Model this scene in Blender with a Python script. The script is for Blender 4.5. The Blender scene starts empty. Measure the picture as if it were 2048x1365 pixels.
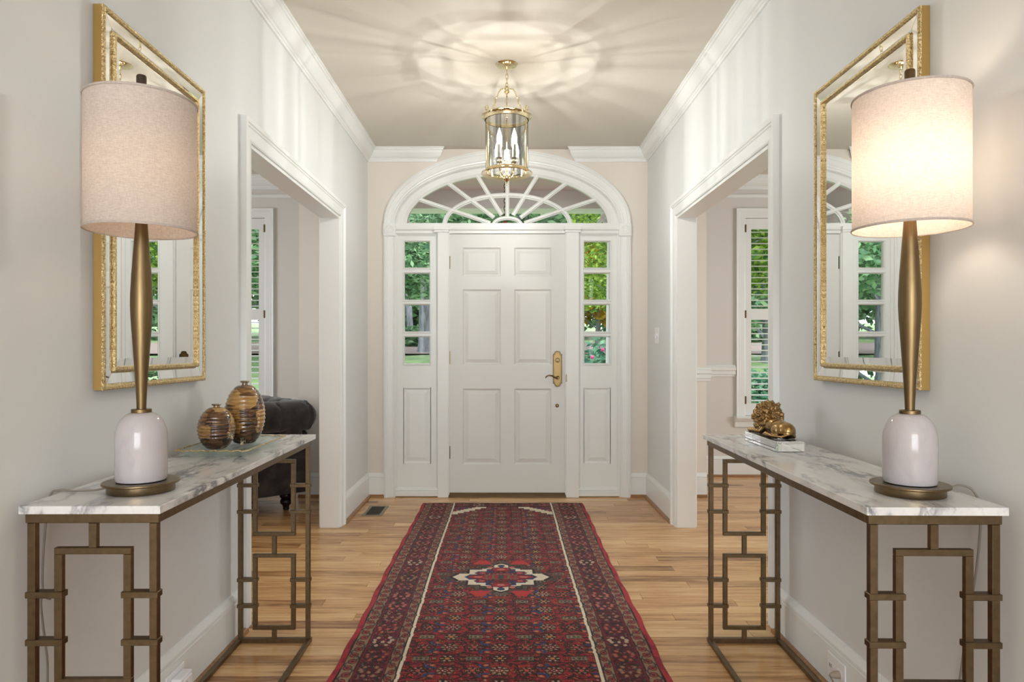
import bpy, bmesh, math, random
import numpy as np
from mathutils import Vector, Matrix

R = random.Random(7)
sc = bpy.context.scene
COL = sc.collection
PI = math.pi

# ------------------------------------------------------------------ camera
EYE = 1.16
cam_d = bpy.data.cameras.new('camera')
cam_d.sensor_width = 36.0
cam_d.lens = 24.0
cam_d.shift_x = 14 / 2048
cam_d.shift_y = 17.5 / 2048
cam_d.clip_start = 0.05
cam = bpy.data.objects.new('camera', cam_d)
cam.location = (0, 0, EYE)
cam.rotation_euler = (PI / 2, 0, 0)
COL.objects.link(cam)
sc.camera = cam

# ------------------------------------------------------------------ world, sun, added fill lights
world = bpy.data.worlds.new('sky')
sc.world = world
world.use_nodes = True
bg = world.node_tree.nodes['Background']
bg.inputs['Color'].default_value = (0.88, 0.94, 1.0, 1)
bg.inputs['Strength'].default_value = 1.25

def light(name, kind, loc, rot, power, color=(1, 1, 1), size=None, size_y=None, angle=None):
    d = bpy.data.lights.new(name, kind)
    d.energy = power
    d.color = color
    if kind == 'AREA':
        d.shape = 'RECTANGLE'; d.size = size; d.size_y = size_y
    if kind == 'SUN':
        d.angle = angle
    o = bpy.data.objects.new(name, d)
    o.location = loc
    o.rotation_euler = rot
    COL.objects.link(o)
    return o

light('sun', 'SUN', (0, 0, 20), (math.radians(38), math.radians(28), 0), 1.1, (1, 0.95, 0.86), angle=0.2)
# fill lights added out of view, behind the camera and in both side rooms
light('fill_hall_end', 'AREA', (0.0, -3.32, 1.45), (PI / 2, 0, 0), 52, (0.94, 0.97, 1.0), 2.6, 2.2)
light('fill_left_room', 'AREA', (-4.42, 3.6, 1.45), (PI / 2, 0, -PI / 2), 14, (0.95, 0.98, 1.0), 2.2, 1.7)
light('fill_right_room', 'AREA', (4.42, 3.6, 1.45), (PI / 2, 0, PI / 2), 15, (0.92, 0.97, 1.0), 2.2, 1.7)

vs = sc.view_settings
vs.view_transform = 'Standard'
vs.look = 'None'
vs.exposure = 1.33
vs.gamma = 1.0
vs.use_curve_mapping = False
cy = sc.cycles
cy.use_denoising = True
cy.max_bounces = 10
cy.diffuse_bounces = 5
cy.glossy_bounces = 6
cy.transmission_bounces = 10
cy.transparent_max_bounces = 24
cy.caustics_reflective = False
cy.caustics_refractive = False
cy.sample_clamp_indirect = 6.0

BULB_LANTERN = 14.0
LANTERN_WATTS = 5.5
BULB_LEFT = 4.0
BULB_RIGHT = 19.0

# ------------------------------------------------------------------ node helpers
def srgb(r, g, b):
    f = lambda c: (c / 255 / 12.92) if c / 255 <= 0.04045 else ((c / 255 + 0.055) / 1.055) ** 2.4
    return (f(r), f(g), f(b), 1.0)

def new_mat(name):
    m = bpy.data.materials.new(name)
    m.use_nodes = True
    nt = m.node_tree
    return m, nt, nt.nodes['Principled BSDF'], nt.nodes['Material Output']

def setp(p, **kw):
    names = {'rough': 'Roughness', 'metal': 'Metallic', 'spec': 'Specular IOR Level', 'coat': 'Coat Weight', 'coat_rough': 'Coat Roughness',
             'trans': 'Transmission Weight', 'ior': 'IOR', 'sheen': 'Sheen Weight', 'aniso': 'Anisotropic', 'sss': 'Subsurface Weight'}
    for k, v in kw.items():
        if k == 'color':
            p.inputs['Base Color'].default_value = v
        else:
            p.inputs[names[k]].default_value = v

def node(nt, t, **kw):
    n = nt.nodes.new(t)
    for k, v in kw.items():
        setattr(n, k, v)
    return n

def ramp(nt, fac, stops):
    n = nt.nodes.new('ShaderNodeValToRGB')
    el = n.color_ramp.elements
    while len(el) < len(stops):
        el.new(0.5)
    for e, (p, c) in zip(el, stops):
        e.position = p
        e.color = c
    nt.links.new(fac, n.inputs['Fac'])
    return n.outputs['Color']

def coords(nt, scale=(1, 1, 1), kind='Object', rot=(0, 0, 0)):
    tc = nt.nodes.new('ShaderNodeTexCoord')
    mp = nt.nodes.new('ShaderNodeMapping')
    mp.inputs['Scale'].default_value = scale
    mp.inputs['Rotation'].default_value = rot
    nt.links.new(tc.outputs[kind], mp.inputs['Vector'])
    return mp.outputs['Vector']

def noise(nt, vec, scale=5, detail=4, rough=0.5, dist=0.0):
    n = nt.nodes.new('ShaderNodeTexNoise')
    n.inputs['Scale'].default_value = scale
    n.inputs['Detail'].default_value = detail
    n.inputs['Roughness'].default_value = rough
    n.inputs['Distortion'].default_value = dist
    nt.links.new(vec, n.inputs['Vector'])
    return n.outputs['Fac']

def math_n(nt, op, a, b=None):
    n = nt.nodes.new('ShaderNodeMath')
    n.operation = op
    for i, v in enumerate((a, b)):
        if v is None:
            continue
        if isinstance(v, (int, float)):
            n.inputs[i].default_value = v
        else:
            nt.links.new(v, n.inputs[i])
    return n.outputs[0]

def mix_c(nt, fac, a, b, mode='MIX'):
    n = nt.nodes.new('ShaderNodeMix')
    n.data_type = 'RGBA'
    n.blend_type = mode
    for s, v in ((n.inputs[0], fac), (n.inputs[6], a), (n.inputs[7], b)):
        if isinstance(v, (int, float)):
            s.default_value = v
        elif isinstance(v, tuple):
            s.default_value = v
        else:
            nt.links.new(v, s)
    return n.outputs[2]

def bump(nt, p, height, strength=0.2, dist=0.002):
    b = nt.nodes.new('ShaderNodeBump')
    b.inputs['Strength'].default_value = strength
    b.inputs['Distance'].default_value = dist
    nt.links.new(height, b.inputs['Height'])
    nt.links.new(b.outputs['Normal'], p.inputs['Normal'])

def paint(name, col, rough=0.55, tex=0.06, scale=420, var=0.0):
    m, nt, p, o = new_mat(name)
    setp(p, color=col, rough=rough, spec=0.35)
    if tex:
        v = coords(nt)
        bump(nt, p, noise(nt, v, scale, 3), tex, 0.0015)
    return m

def metal(name, col, rough=0.3, brush=None, aniso=0.0, nz=0.0):
    m, nt, p, o = new_mat(name)
    setp(p, color=col, rough=rough, metal=1.0, aniso=aniso)
    if brush:
        v = coords(nt, brush)
        f = noise(nt, v, 60, 3)
        c2 = tuple(x * 0.62 for x in col[:3]) + (1,)
        nt.links.new(mix_c(nt, f, c2, tuple(min(1, x * 1.25) for x in col[:3]) + (1,)), p.inputs['Base Color'])
    if nz:
        v = coords(nt)
        bump(nt, p, noise(nt, v, 900, 3), nz, 0.002)
    return m

def emit(name, col, strength):
    m, nt, p, o = new_mat(name)
    e = nt.nodes.new('ShaderNodeEmission')
    e.inputs['Color'].default_value = col
    e.inputs['Strength'].default_value = strength
    nt.links.new(e.outputs[0], o.inputs['Surface'])
    return m

def thin_glass(name, tint=(1, 1, 1, 1), gloss=0.10, rough=0.02, streak=None, fres=0.8):
    m, nt, p, o = new_mat(name)
    t = nt.nodes.new('ShaderNodeBsdfTransparent')
    t.inputs['Color'].default_value = tint
    if streak:      # vertical tint streaks put in to throw light and dark rays on the ceiling
        f0 = noise(nt, coords(nt, (1, 1, 0.0)), 34, 2, 0.5)
        lo, hi = streak
        nt.links.new(ramp(nt, f0, [(0.40, tuple(x * lo for x in tint[:3]) + (1,)), (0.54, tuple(x * hi for x in tint[:3]) + (1,))]), t.inputs['Color'])
    g = nt.nodes.new('ShaderNodeBsdfGlossy')
    g.inputs['Roughness'].default_value = rough
    lw = nt.nodes.new('ShaderNodeFresnel')
    lw.inputs['IOR'].default_value = 1.45
    f = math_n(nt, 'ADD', math_n(nt, 'MULTIPLY', lw.outputs[0], fres), gloss * 0.2)
    mx = nt.nodes.new('ShaderNodeMixShader')
    nt.links.new(f, mx.inputs[0])
    nt.links.new(t.outputs[0], mx.inputs[1])
    nt.links.new(g.outputs[0], mx.inputs[2])
    nt.links.new(mx.outputs[0], o.inputs['Surface'])
    return m

# ------------------------------------------------------------------ materials
M = {}
M['wall'] = paint('wall_paint', srgb(221, 223, 222), 0.5, 0.10, 260)
M['wall_back'] = paint('entry_wall_paint', srgb(224, 216, 206), 0.5, 0.10, 260)
M['room_wall'] = paint('side_room_paint', srgb(216, 212, 206), 0.55, 0.08, 260)
M['ceiling'] = paint('ceiling_paint', srgb(214, 208, 196), 0.7, 0.08, 200)
M['trim'] = paint('trim_enamel', srgb(231, 233, 231), 0.30, 0.02, 90)
M['door'] = paint('door_enamel', srgb(222, 223, 220), 0.40, 0.03, 60)
M['plastic'] = paint('white_plastic', srgb(238, 238, 240), 0.3, 0)
M['clear_plastic'] = paint('smoky_plastic', srgb(165, 150, 135), 0.25, 0)
M['slot'] = paint('dark_slot', srgb(40, 38, 36), 0.6, 0)
M['cordmat'] = paint('cord_plastic', srgb(128, 120, 110), 0.3, 0)
M['bronze'] = metal('champagne_bronze', srgb(120, 102, 78), 0.36, (1, 1, 1))
M['brass'] = metal('polished_brass', srgb(226, 210, 170), 0.10)
M['aged_brass'] = metal('aged_brass', srgb(100, 82, 54), 0.24)
M['dark_brass'] = metal('dark_brass', srgb(112, 92, 62), 0.3)
M['antique'] = metal('antique_brass', srgb(122, 102, 72), 0.36, (6, 6, 0.15), 0.5)
M['antique_base'] = metal('antique_brass_base', srgb(126, 108, 82), 0.32, (1, 1, 8))
M['pewter'] = metal('dark_pewter', srgb(95, 85, 78), 0.35)
M['gilt_side'] = metal('gilt_side', srgb(182, 150, 92), 0.5)
M['mirror'] = metal('mirror_silver', (0.90, 0.91, 0.90, 1), 0.0)
M['lion'] = metal('lion_bronze', srgb(168, 138, 92), 0.27)
M['mane'] = metal('mane_bronze', srgb(150, 122, 82), 0.34, None, 0, 0.3)
M['bee'] = metal('bee_metal', srgb(168, 160, 142), 0.3)
M['pane'] = thin_glass('window_glass', (0.97, 0.985, 0.98, 1), 0.0, fres=0.3)
M['lantern_glass'] = thin_glass('lantern_glass', (0.97, 0.98, 0.975, 1), 0.5, streak=(0.36, 1.0))
M['lantern_bevel'] = thin_glass('lantern_bevel_glass', (0.70, 0.75, 0.75, 1), 1.0)
def bulb_glass():
    m, nt, p, o = new_mat('lantern_bulb')
    t = nt.nodes.new('ShaderNodeBsdfTransparent')
    e = nt.nodes.new('ShaderNodeEmission'); e.inputs['Color'].default_value = (1.0, 0.93, 0.80, 1); e.inputs['Strength'].default_value = BULB_LANTERN
    a = nt.nodes.new('ShaderNodeAddShader')
    nt.links.new(t.outputs[0], a.inputs[0]); nt.links.new(e.outputs[0], a.inputs[1])
    nt.links.new(a.outputs[0], o.inputs['Surface'])
    return m
M['bulb_lantern'] = bulb_glass()
M['bulb_left'] = emit('left_lamp_bulb', (1.0, 0.72, 0.45, 1), BULB_LEFT)
M['bulb_right'] = emit('right_lamp_bulb', (1.0, 0.83, 0.63, 1), BULB_RIGHT)
M['candle'] = paint('candle_sleeve', srgb(240, 232, 212), 0.4, 0)
M['leg_wood'] = paint('ebony_leg', srgb(34, 26, 24), 0.25, 0)
M['vent'] = metal('vent_metal', srgb(150, 140, 122), 0.4)
M['vent_dark'] = paint('vent_dark', srgb(62, 58, 52), 0.5, 0)
M['porch_paint'] = paint('porch_ceiling_paint', srgb(226, 196, 204), 0.6, 0)
M['porch_floor'] = paint('porch_slab', srgb(214, 190, 184), 0.8, 0.2, 60)
M['column'] = paint('column_paint', srgb(240, 234, 240), 0.5, 0)
M['lantern_copper'] = metal('porch_copper', srgb(150, 100, 70), 0.35)
M['pink'] = paint('pink_petal', srgb(206, 84, 138), 0.6, 0)
M['mortar'] = paint('mortar', srgb(150, 140, 132), 0.9, 0.3)
M['shoe'] = None

def gilt():
    m, nt, p, o = new_mat('gilt_bead')
    setp(p, metal=1.0, rough=0.33)
    v = coords(nt)
    f = noise(nt, v, 170, 5, 0.75, 1.2)
    nt.links.new(ramp(nt, f, [(0.30, srgb(104, 82, 46)), (0.46, srgb(190, 162, 108)), (0.62, srgb(238, 222, 178))]), p.inputs['Base Color'])
    bump(nt, p, noise(nt, v, 150, 4, 0.6), 0.8, 0.006)
    return m
M['gilt'] = gilt()

def marble(name, scale, base, vein, amount, rough=0.16, rot=0.6):
    m, nt, p, o = new_mat(name)
    v = coords(nt, (1.7, 0.5, 1.0), 'Object', (0.5, 0.0, rot))
    warp = noise(nt, v, scale * 0.55, 3, 0.5)
    add = nt.nodes.new('ShaderNodeVectorMath'); add.operation = 'MULTIPLY_ADD'
    comb = nt.nodes.new('ShaderNodeCombineXYZ')
    for i in range(3):
        nt.links.new(warp, comb.inputs[i])
    nt.links.new(comb.outputs[0], add.inputs[0])
    add.inputs[1].default_value = (0.22, 0.22, 0.22)
    nt.links.new(v, add.inputs[2])
    a = noise(nt, add.outputs[0], scale, 6, 0.58, 0.15)
    ridge = math_n(nt, 'ABSOLUTE', math_n(nt, 'SUBTRACT', a, 0.5))
    veins = math_n(nt, 'POWER', math_n(nt, 'SUBTRACT', 1.0, math_n(nt, 'MINIMUM', math_n(nt, 'MULTIPLY', ridge, 13.0), 1.0)), 1.6)
    b2 = noise(nt, v, scale * 0.8, 5, 0.6)
    patch = math_n(nt, 'MAXIMUM', math_n(nt, 'MULTIPLY', math_n(nt, 'SUBTRACT', b2, 0.38), 3.2), 0.05)
    fac = math_n(nt, 'MINIMUM', math_n(nt, 'MULTIPLY', math_n(nt, 'MULTIPLY', veins, patch), amount), 0.95)
    c = mix_c(nt, fac, base, vein)
    cloud = noise(nt, v, scale * 0.5, 3, 0.5)
    c2 = mix_c(nt, math_n(nt, 'MULTIPLY', math_n(nt, 'MAXIMUM', math_n(nt, 'SUBTRACT', cloud, 0.42), 0.0), 1.5), c, srgb(184, 182, 184))
    nt.links.new(c2, p.inputs['Base Color'])
    setp(p, rough=rough, spec=0.5)
    return m
M['marble'] = marble('carrara_marble', 8.0, srgb(230, 229, 228), srgb(112, 114, 122), 1.6, 0.17)
M['marble_lamp'] = marble('lamp_marble', 6.0, srgb(188, 182, 184), srgb(146, 138, 142), 0.5, 0.10, 0.2)

def wood(name, dark, mid, lightc, tone_attr=True, rough=0.26, scl=1.0):
    m, nt, p, o = new_mat(name)
    if tone_attr:
        at = node(nt, 'ShaderNodeAttribute', attribute_name='tone')
        tone = at.outputs['Fac']
    else:
        val = nt.nodes.new('ShaderNodeValue'); val.outputs[0].default_value = 0.5
        tone = val.outputs[0]
    v = coords(nt, (1.6 * scl, 26 * scl, 26 * scl))
    g1 = nt.nodes.new('ShaderNodeTexNoise'); g1.noise_dimensions = '4D'
    g1.inputs['Scale'].default_value = 2.2; g1.inputs['Detail'].default_value = 6; g1.inputs['Roughness'].default_value = 0.62
    g1.inputs['Distortion'].default_value = 0.9
    nt.links.new(v, g1.inputs['Vector'])
    nt.links.new(math_n(nt, 'MULTIPLY', tone, 91.0), g1.inputs['W'])
    v2 = coords(nt, (0.9, 9, 9))
    g2 = nt.nodes.new('ShaderNodeTexNoise'); g2.noise_dimensions = '4D'
    g2.inputs['Scale'].default_value = 3.0; g2.inputs['Detail'].default_value = 3
    nt.links.new(v2, g2.inputs['Vector'])
    nt.links.new(math_n(nt, 'MULTIPLY', tone, 47.0), g2.inputs['W'])
    f = math_n(nt, 'ADD', math_n(nt, 'MULTIPLY', g1.outputs['Fac'], 0.60), math_n(nt, 'MULTIPLY', g2.outputs['Fac'], 0.30))
    f = math_n(nt, 'ADD', f, math_n(nt, 'MULTIPLY', math_n(nt, 'SUBTRACT', tone, 0.5), 0.26))
    nt.links.new(ramp(nt, f, [(0.26, dark), (0.45, mid), (0.64, lightc)]), p.inputs['Base Color'])
    setp(p, rough=rough, spec=0.45)
    bump(nt, p, g1.outputs['Fac'], 0.05, 0.001)
    return m
M['oak'] = wood('oak_floor', srgb(126, 82, 48), srgb(204, 157, 105), srgb(232, 194, 142))
M['shoe'] = wood('oak_shoe_moulding', srgb(112, 76, 48), srgb(150, 108, 70), srgb(180, 138, 96), False, 0.35)
M['threshold'] = wood('threshold_wood', srgb(60, 44, 24), srgb(96, 74, 44), srgb(126, 100, 64), False, 0.4)

def fabric_shade(name, col, trans):
    m, nt, p, o = new_mat(name)
    v = coords(nt, (1, 1, 1))
    w1 = noise(nt, coords(nt, (60, 60, 420)), 1.6, 3, 0.6)
    w2 = noise(nt, coords(nt, (420, 420, 60)), 1.4, 3, 0.6)
    f = math_n(nt, 'ADD', math_n(nt, 'MULTIPLY', w1, 0.6), math_n(nt, 'MULTIPLY', w2, 0.4))
    c1 = tuple(x * 0.72 for x in col[:3]) + (1,)
    c = ramp(nt, f, [(0.34, c1), (0.62, col)])
    d = nt.nodes.new('ShaderNodeBsdfDiffuse')
    t = nt.nodes.new('ShaderNodeBsdfTranslucent')
    nt.links.new(c, d.inputs['Color']); nt.links.new(c, t.inputs['Color'])
    mx = nt.nodes.new('ShaderNodeMixShader')
    mx.inputs[0].default_value = trans
    nt.links.new(d.outputs[0], mx.inputs[1]); nt.links.new(t.outputs[0], mx.inputs[2])
    nt.links.new(mx.outputs[0], o.inputs['Surface'])
    return m
M['linen'] = fabric_shade('linen_shade', srgb(218, 207, 199), 0.27)

def velvet():
    m, nt, p, o = new_mat('charcoal_velvet')
    v = coords(nt)
    f = noise(nt, v, 9, 4, 0.6)
    nt.links.new(ramp(nt, f, [(0.35, srgb(46, 43, 42)), (0.65, srgb(72, 67, 65))]), p.inputs['Base Color'])
    setp(p, rough=0.85, sheen=0.35, spec=0.1)
    bump(nt, p, noise(nt, v, 500, 2), 0.15, 0.001)
    return m
M['velvet'] = velvet()

def shell_vase():
    m, nt, p, o = new_mat('penshell_patchwork')
    v = coords(nt, (1, 1, 1))
    vor = nt.nodes.new('ShaderNodeTexVoronoi'); vor.distance = 'CHEBYCHEV'
    vor.inputs['Scale'].default_value = 17.0
    vor.inputs['Randomness'].default_value = 0.75
    nt.links.new(coords(nt, (1, 1, 1.25)), vor.inputs['Vector'])
    streak = noise(nt, coords(nt, (14, 14, 90)), 1.5, 5, 0.62, 0.5)
    sep = nt.nodes.new('ShaderNodeSeparateColor')
    nt.links.new(vor.outputs['Color'], sep.inputs[0])
    f = math_n(nt, 'ADD', math_n(nt, 'MULTIPLY', streak, 0.85), math_n(nt, 'MULTIPLY', math_n(nt, 'SUBTRACT', sep.outputs[0], 0.5), 0.42))
    nt.links.new(ramp(nt, f, [(0.24, srgb(40, 26, 20)), (0.38, srgb(96, 62, 36)), (0.50, srgb(154, 112, 58)), (0.70, srgb(196, 156, 90))]), p.inputs['Base Color'])
    setp(p, rough=0.22, coat=0.8, coat_rough=0.06)
    return m
M['shell'] = shell_vase()

def acrylic():
    m, nt, p, o = new_mat('clear_acrylic')
    setp(p, color=(0.97, 0.98, 0.98, 1), rough=0.0, trans=1.0, ior=1.47)
    return m
M['acrylic'] = acrylic()

def tray_glass():
    m, nt, p, o = new_mat('seeded_glass')
    t = nt.nodes.new('ShaderNodeBsdfTransparent'); t.inputs['Color'].default_value = (0.95, 0.975, 0.965, 1)
    g = nt.nodes.new('ShaderNodeBsdfPrincipled')
    g.inputs['Base Color'].default_value = srgb(196, 208, 200); g.inputs['Roughness'].default_value = 0.08
    v = coords(nt); bump(nt, g, noise(nt, v, 260, 2), 0.3, 0.002)
    mx = nt.nodes.new('ShaderNodeMixShader'); mx.inputs[0].default_value = 0.22
    nt.links.new(t.outputs[0], mx.inputs[1]); nt.links.new(g.outputs[0], mx.inputs[2])
    nt.links.new(mx.outputs[0], o.inputs['Surface'])
    return m
M['tray'] = tray_glass()

def leafmat(name, cols, transl=0.35):
    m, nt, p, o = new_mat(name)
    geo = nt.nodes.new('ShaderNodeNewGeometry')
    c = ramp(nt, geo.outputs['Random Per Island'], [(i / (len(cols) - 1), x) for i, x in enumerate(cols)])
    d = nt.nodes.new('ShaderNodeBsdfDiffuse'); t = nt.nodes.new('ShaderNodeBsdfTranslucent')
    nt.links.new(c, d.inputs['Color']); nt.links.new(c, t.inputs['Color'])
    mx = nt.nodes.new('ShaderNodeMixShader'); mx.inputs[0].default_value = transl
    nt.links.new(d.outputs[0], mx.inputs[1]); nt.links.new(t.outputs[0], mx.inputs[2])
    nt.links.new(mx.outputs[0], o.inputs['Surface'])
    return m
M['leaf_deep'] = leafmat('deep_green_leaves', [srgb(70, 104, 76), srgb(116, 156, 112), srgb(164, 194, 154), srgb(90, 126, 100)])
M['leaf_yellow'] = leafmat('yellow_green_leaves', [srgb(74, 104, 44), srgb(128, 156, 62), srgb(172, 192, 96), srgb(92, 130, 66)])
M['leaf_gold'] = leafmat('golden_leaves', [srgb(190, 140, 40), srgb(220, 176, 66), srgb(160, 150, 60)])
M['leaf_shrub'] = leafmat('shrub_leaves', [srgb(66, 106, 88), srgb(104, 150, 124), srgb(140, 180, 150)])

def bark():
    m, nt, p, o = new_mat('grey_bark')
    f = noise(nt, coords(nt, (9, 9, 1.2)), 2.0, 6, 0.7)
    nt.links.new(ramp(nt, f, [(0.3, srgb(96, 94, 104)), (0.7, srgb(178, 178, 192))]), p.inputs['Base Color'])
    setp(p, rough=0.9)
    bump(nt, p, f, 0.6, 0.03)
    return m
M['bark'] = bark()

def lawn():
    m, nt, p, o = new_mat('lawn_grass')
    f = noise(nt, coords(nt), 3.0, 6, 0.7)
    g = ramp(nt, f, [(0.3, srgb(98, 130, 84)), (0.7, srgb(156, 182, 128))])
    f2 = noise(nt, coords(nt, (0.5, 2.0, 1)), 0.4, 2)
    nt.links.new(g, p.inputs['Base Color'])
    setp(p, rough=0.9)
    return m
M['lawn'] = lawn()
M['mulch'] = paint('leaf_mulch', srgb(150, 132, 128), 0.95, 0.8, 8)

def brick():
    m, nt, p, o = new_mat('red_brick')
    geo = nt.nodes.new('ShaderNodeNewGeometry')
    c = ramp(nt, geo.outputs['Random Per Island'], [(0, srgb(104, 66, 60)), (0.5, srgb(132, 84, 74)), (1, srgb(84, 60, 58))])
    nt.links.new(c, p.inputs['Base Color']); setp(p, rough=0.9)
    return m
M['brick'] = brick()

def rugmat():
    m, nt, p, o = new_mat('knotted_wool')
    at = node(nt, 'ShaderNodeAttribute', attribute_name='knots')
    f = noise(nt, coords(nt, (1, 1.5, 1)), 420, 2, 0.6)
    nt.links.new(mix_c(nt, 0.55, at.outputs['Color'], mix_c(nt, 1.0, at.outputs['Color'], ramp(nt, f, [(0.3, (0.55, 0.55, 0.55, 1)), (0.7, (1.35, 1.35, 1.35, 1))]), 'MULTIPLY')), p.inputs['Base Color'])
    setp(p, rough=0.95, spec=0.05, sheen=0.12)
    bump(nt, p, noise(nt, coords(nt), 500, 2), 0.5, 0.003)
    return m
M['rug'] = rugmat()
M['fringe'] = paint('cotton_fringe', srgb(226, 214, 196), 0.9, 0)
M['selvedge'] = paint('red_selvedge_wool', srgb(150, 40, 46), 0.95, 0.8, 300)

# ------------------------------------------------------------------ mesh helpers
def wloc(o):
    v = Vector((0, 0, 0))
    while o is not None:
        v += o.location
        o = o.parent
    return v

def empty(name, loc, label, cat, group=None, kind=None):
    o = bpy.data.objects.new(name, None)
    o.location = loc
    o.empty_display_size = 0.05
    COL.objects.link(o)
    return tag(o, label, cat, group, kind)

def tag(o, label=None, cat=None, group=None, kind=None):
    if label: o['label'] = label
    if cat: o['category'] = cat
    if group: o['group'] = group
    if kind: o['kind'] = kind
    return o

class MB:
    def __init__(s):
        s.v = []; s.f = []
    def add(s, vs, fs):
        n = len(s.v)
        s.v += [tuple(x) for x in vs]
        s.f += [tuple(i + n for i in f) for f in fs]
        return s
    def box(s, x0, x1, y0, y1, z0, z1):
        vs = [(x, y, z) for z in (z0, z1) for y in (y0, y1) for x in (x0, x1)]
        return s.add(vs, [(0, 2, 3, 1), (4, 5, 7, 6), (0, 1, 5, 4), (2, 6, 7, 3), (0, 4, 6, 2), (1, 3, 7, 5)])
    def loft(s, rings, closed=True, cap=True, wrap=False):
        n = len(rings[0]); vs = [p for r in rings for p in r]; fs = []
        m = len(rings)
        for i in range(m if wrap else m - 1):
            a = i * n; b = ((i + 1) % m) * n
            for j in range(n if closed else n - 1):
                k = (j + 1) % n
                fs.append((a + j, a + k, b + k, b + j))
        if cap and not wrap:
            fs.append(tuple(range(n))[::-1])
            fs.append(tuple((m - 1) * n + j for j in range(n)))
        return s.add(vs, fs)
    def lathe(s, prof, cx=0, cy=0, n=32, cap=True):
        rings = [[(cx + r * math.cos(2 * PI * i / n), cy + r * math.sin(2 * PI * i / n), z) for i in range(n)] for r, z in prof]
        return s.loft(rings, True, cap)
    def tube(s, pts, r, n=8, closed=False, flat=None):
        pts = [Vector(p) for p in pts]; rings = []
        m = len(pts); up = None
        for i, p in enumerate(pts):
            if closed:
                t = (pts[(i + 1) % m] - pts[i - 1]).normalized()
            else:
                t = (pts[min(i + 1, m - 1)] - pts[max(i - 1, 0)]).normalized()
            if up is None:
                up = Vector((0, 0, 1)) if abs(t.z) < 0.9 else Vector((1, 0, 0))
            b = t.cross(up).normalized()
            up = b.cross(t).normalized()
            rr = r[i] if isinstance(r, (list, tuple)) else r
            k = flat or 1.0
            rings.append([tuple(p + b * (math.cos(2 * PI * j / n) * rr) + up * (math.sin(2 * PI * j / n) * rr * k)) for j in range(n)])
        return s.loft(rings, True, True, closed)
    def prism(s, poly, axis, a0, a1):
        # poly of 2D points in the two other axes (x,y,z order), extruded along axis
        def to(p, a):
            return {'x': (a, p[0], p[1]), 'y': (p[0], a, p[1]), 'z': (p[0], p[1], a)}[axis]
        return s.loft([[to(p, a0) for p in poly], [to(p, a1) for p in poly]])
    def sweep(s, path, prof, mapf, closed=False, side=1):
        # path 2D; prof list of (offset, thickness); mitred corners
        n = len(path); rings = []
        P = [Vector(p) for p in path]
        for i in range(n):
            if closed or 0 < i < n - 1:
                d0 = (P[i] - P[i - 1]).normalized(); d1 = (P[(i + 1) % n] - P[i]).normalized()
                n0 = Vector((-d0.y, d0.x)) * side; n1 = Vector((-d1.y, d1.x)) * side
                mv = (n0 + n1); mv = mv / max(1e-6, mv.dot(n0))
            else:
                d = (P[1] - P[0]).normalized() if i == 0 else (P[-1] - P[-2]).normalized()
                mv = Vector((-d.y, d.x)) * side
            rings.append([mapf(P[i].x + mv.x * o, P[i].y + mv.y * o, t) for o, t in prof])
        return s.loft(rings, True, True, closed)
    def sphere(s, c, r, n=16, m=10):
        r = r if isinstance(r, (tuple, list)) else (r, r, r)
        rings = []
        for i in range(m + 1):
            a = PI * i / m
            q = max(math.sin(a), 1e-3)
            rings.append([(c[0] + r[0] * q * math.cos(2 * PI * j / n), c[1] + r[1] * q * math.sin(2 * PI * j / n), c[2] - r[2] * math.cos(a)) for j in range(n)])
        return s.loft(rings)
    def build(s, name, mat, parent=None, smooth=False, bevel=0.0, seg=1, kind=None, label=None, loc=None, angle=40):
        base = wloc(parent) if parent is not None else Vector(loc or (0, 0, 0))
        bm = bmesh.new()
        bv = [bm.verts.new(Vector(p) - base) for p in s.v]
        for f in s.f:
            try:
                bm.faces.new([bv[i] for i in f])
            except ValueError:
                pass
        bmesh.ops.recalc_face_normals(bm, faces=bm.faces)
        if bevel:
            ed = [e for e in bm.edges if len(e.link_faces) == 2 and e.calc_face_angle(0) > math.radians(35)]
            bmesh.ops.bevel(bm, geom=ed, offset=bevel, segments=seg, affect='EDGES', clamp_overlap=True, profile=0.6)
        if smooth:
            for f in bm.faces: f.smooth = True
            for e in bm.edges:
                if len(e.link_faces) == 2 and e.calc_face_angle(0) > math.radians(angle): e.smooth = False
        me = bpy.data.meshes.new(name)
        bm.to_mesh(me); bm.free()
        o = bpy.data.objects.new(name, me)
        me.materials.append(mat if not isinstance(mat, str) else M[mat])
        COL.objects.link(o)
        if parent is not None:
            o.parent = parent
        elif loc is not None:
            o.location = loc
        if kind: o['kind'] = kind
        if label: o['label'] = label
        return o

def structure(mb, name, mat, label, **kw):
    o = mb.build(name, mat, **kw)
    return tag(o, label, kind='structure')

def arc(cx, cz, a, b, t0, t1, n):
    return [(cx + a * math.cos(math.radians(t0 + (t1 - t0) * i / n)), cz + b * math.sin(math.radians(t0 + (t1 - t0) * i / n))) for i in range(n + 1)]

# ------------------------------------------------------------------ dimensions (metres)
XL, XR, YW, ZC = -1.085, 1.125, 5.387, 2.743
YB = -3.5                     # end of the hall behind the camera
YF = 6.25                     # far wall of the side rooms
TH = 0.115                    # side wall thickness
OY0, OY1, OZ = 2.885, 4.462, 2.035   # cased openings
S = 253.4                     # measured pixels per metre on the entry wall
X = lambda p: (p - 1010) / S
Z = lambda p: EYE - (p - 700) / S

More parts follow.
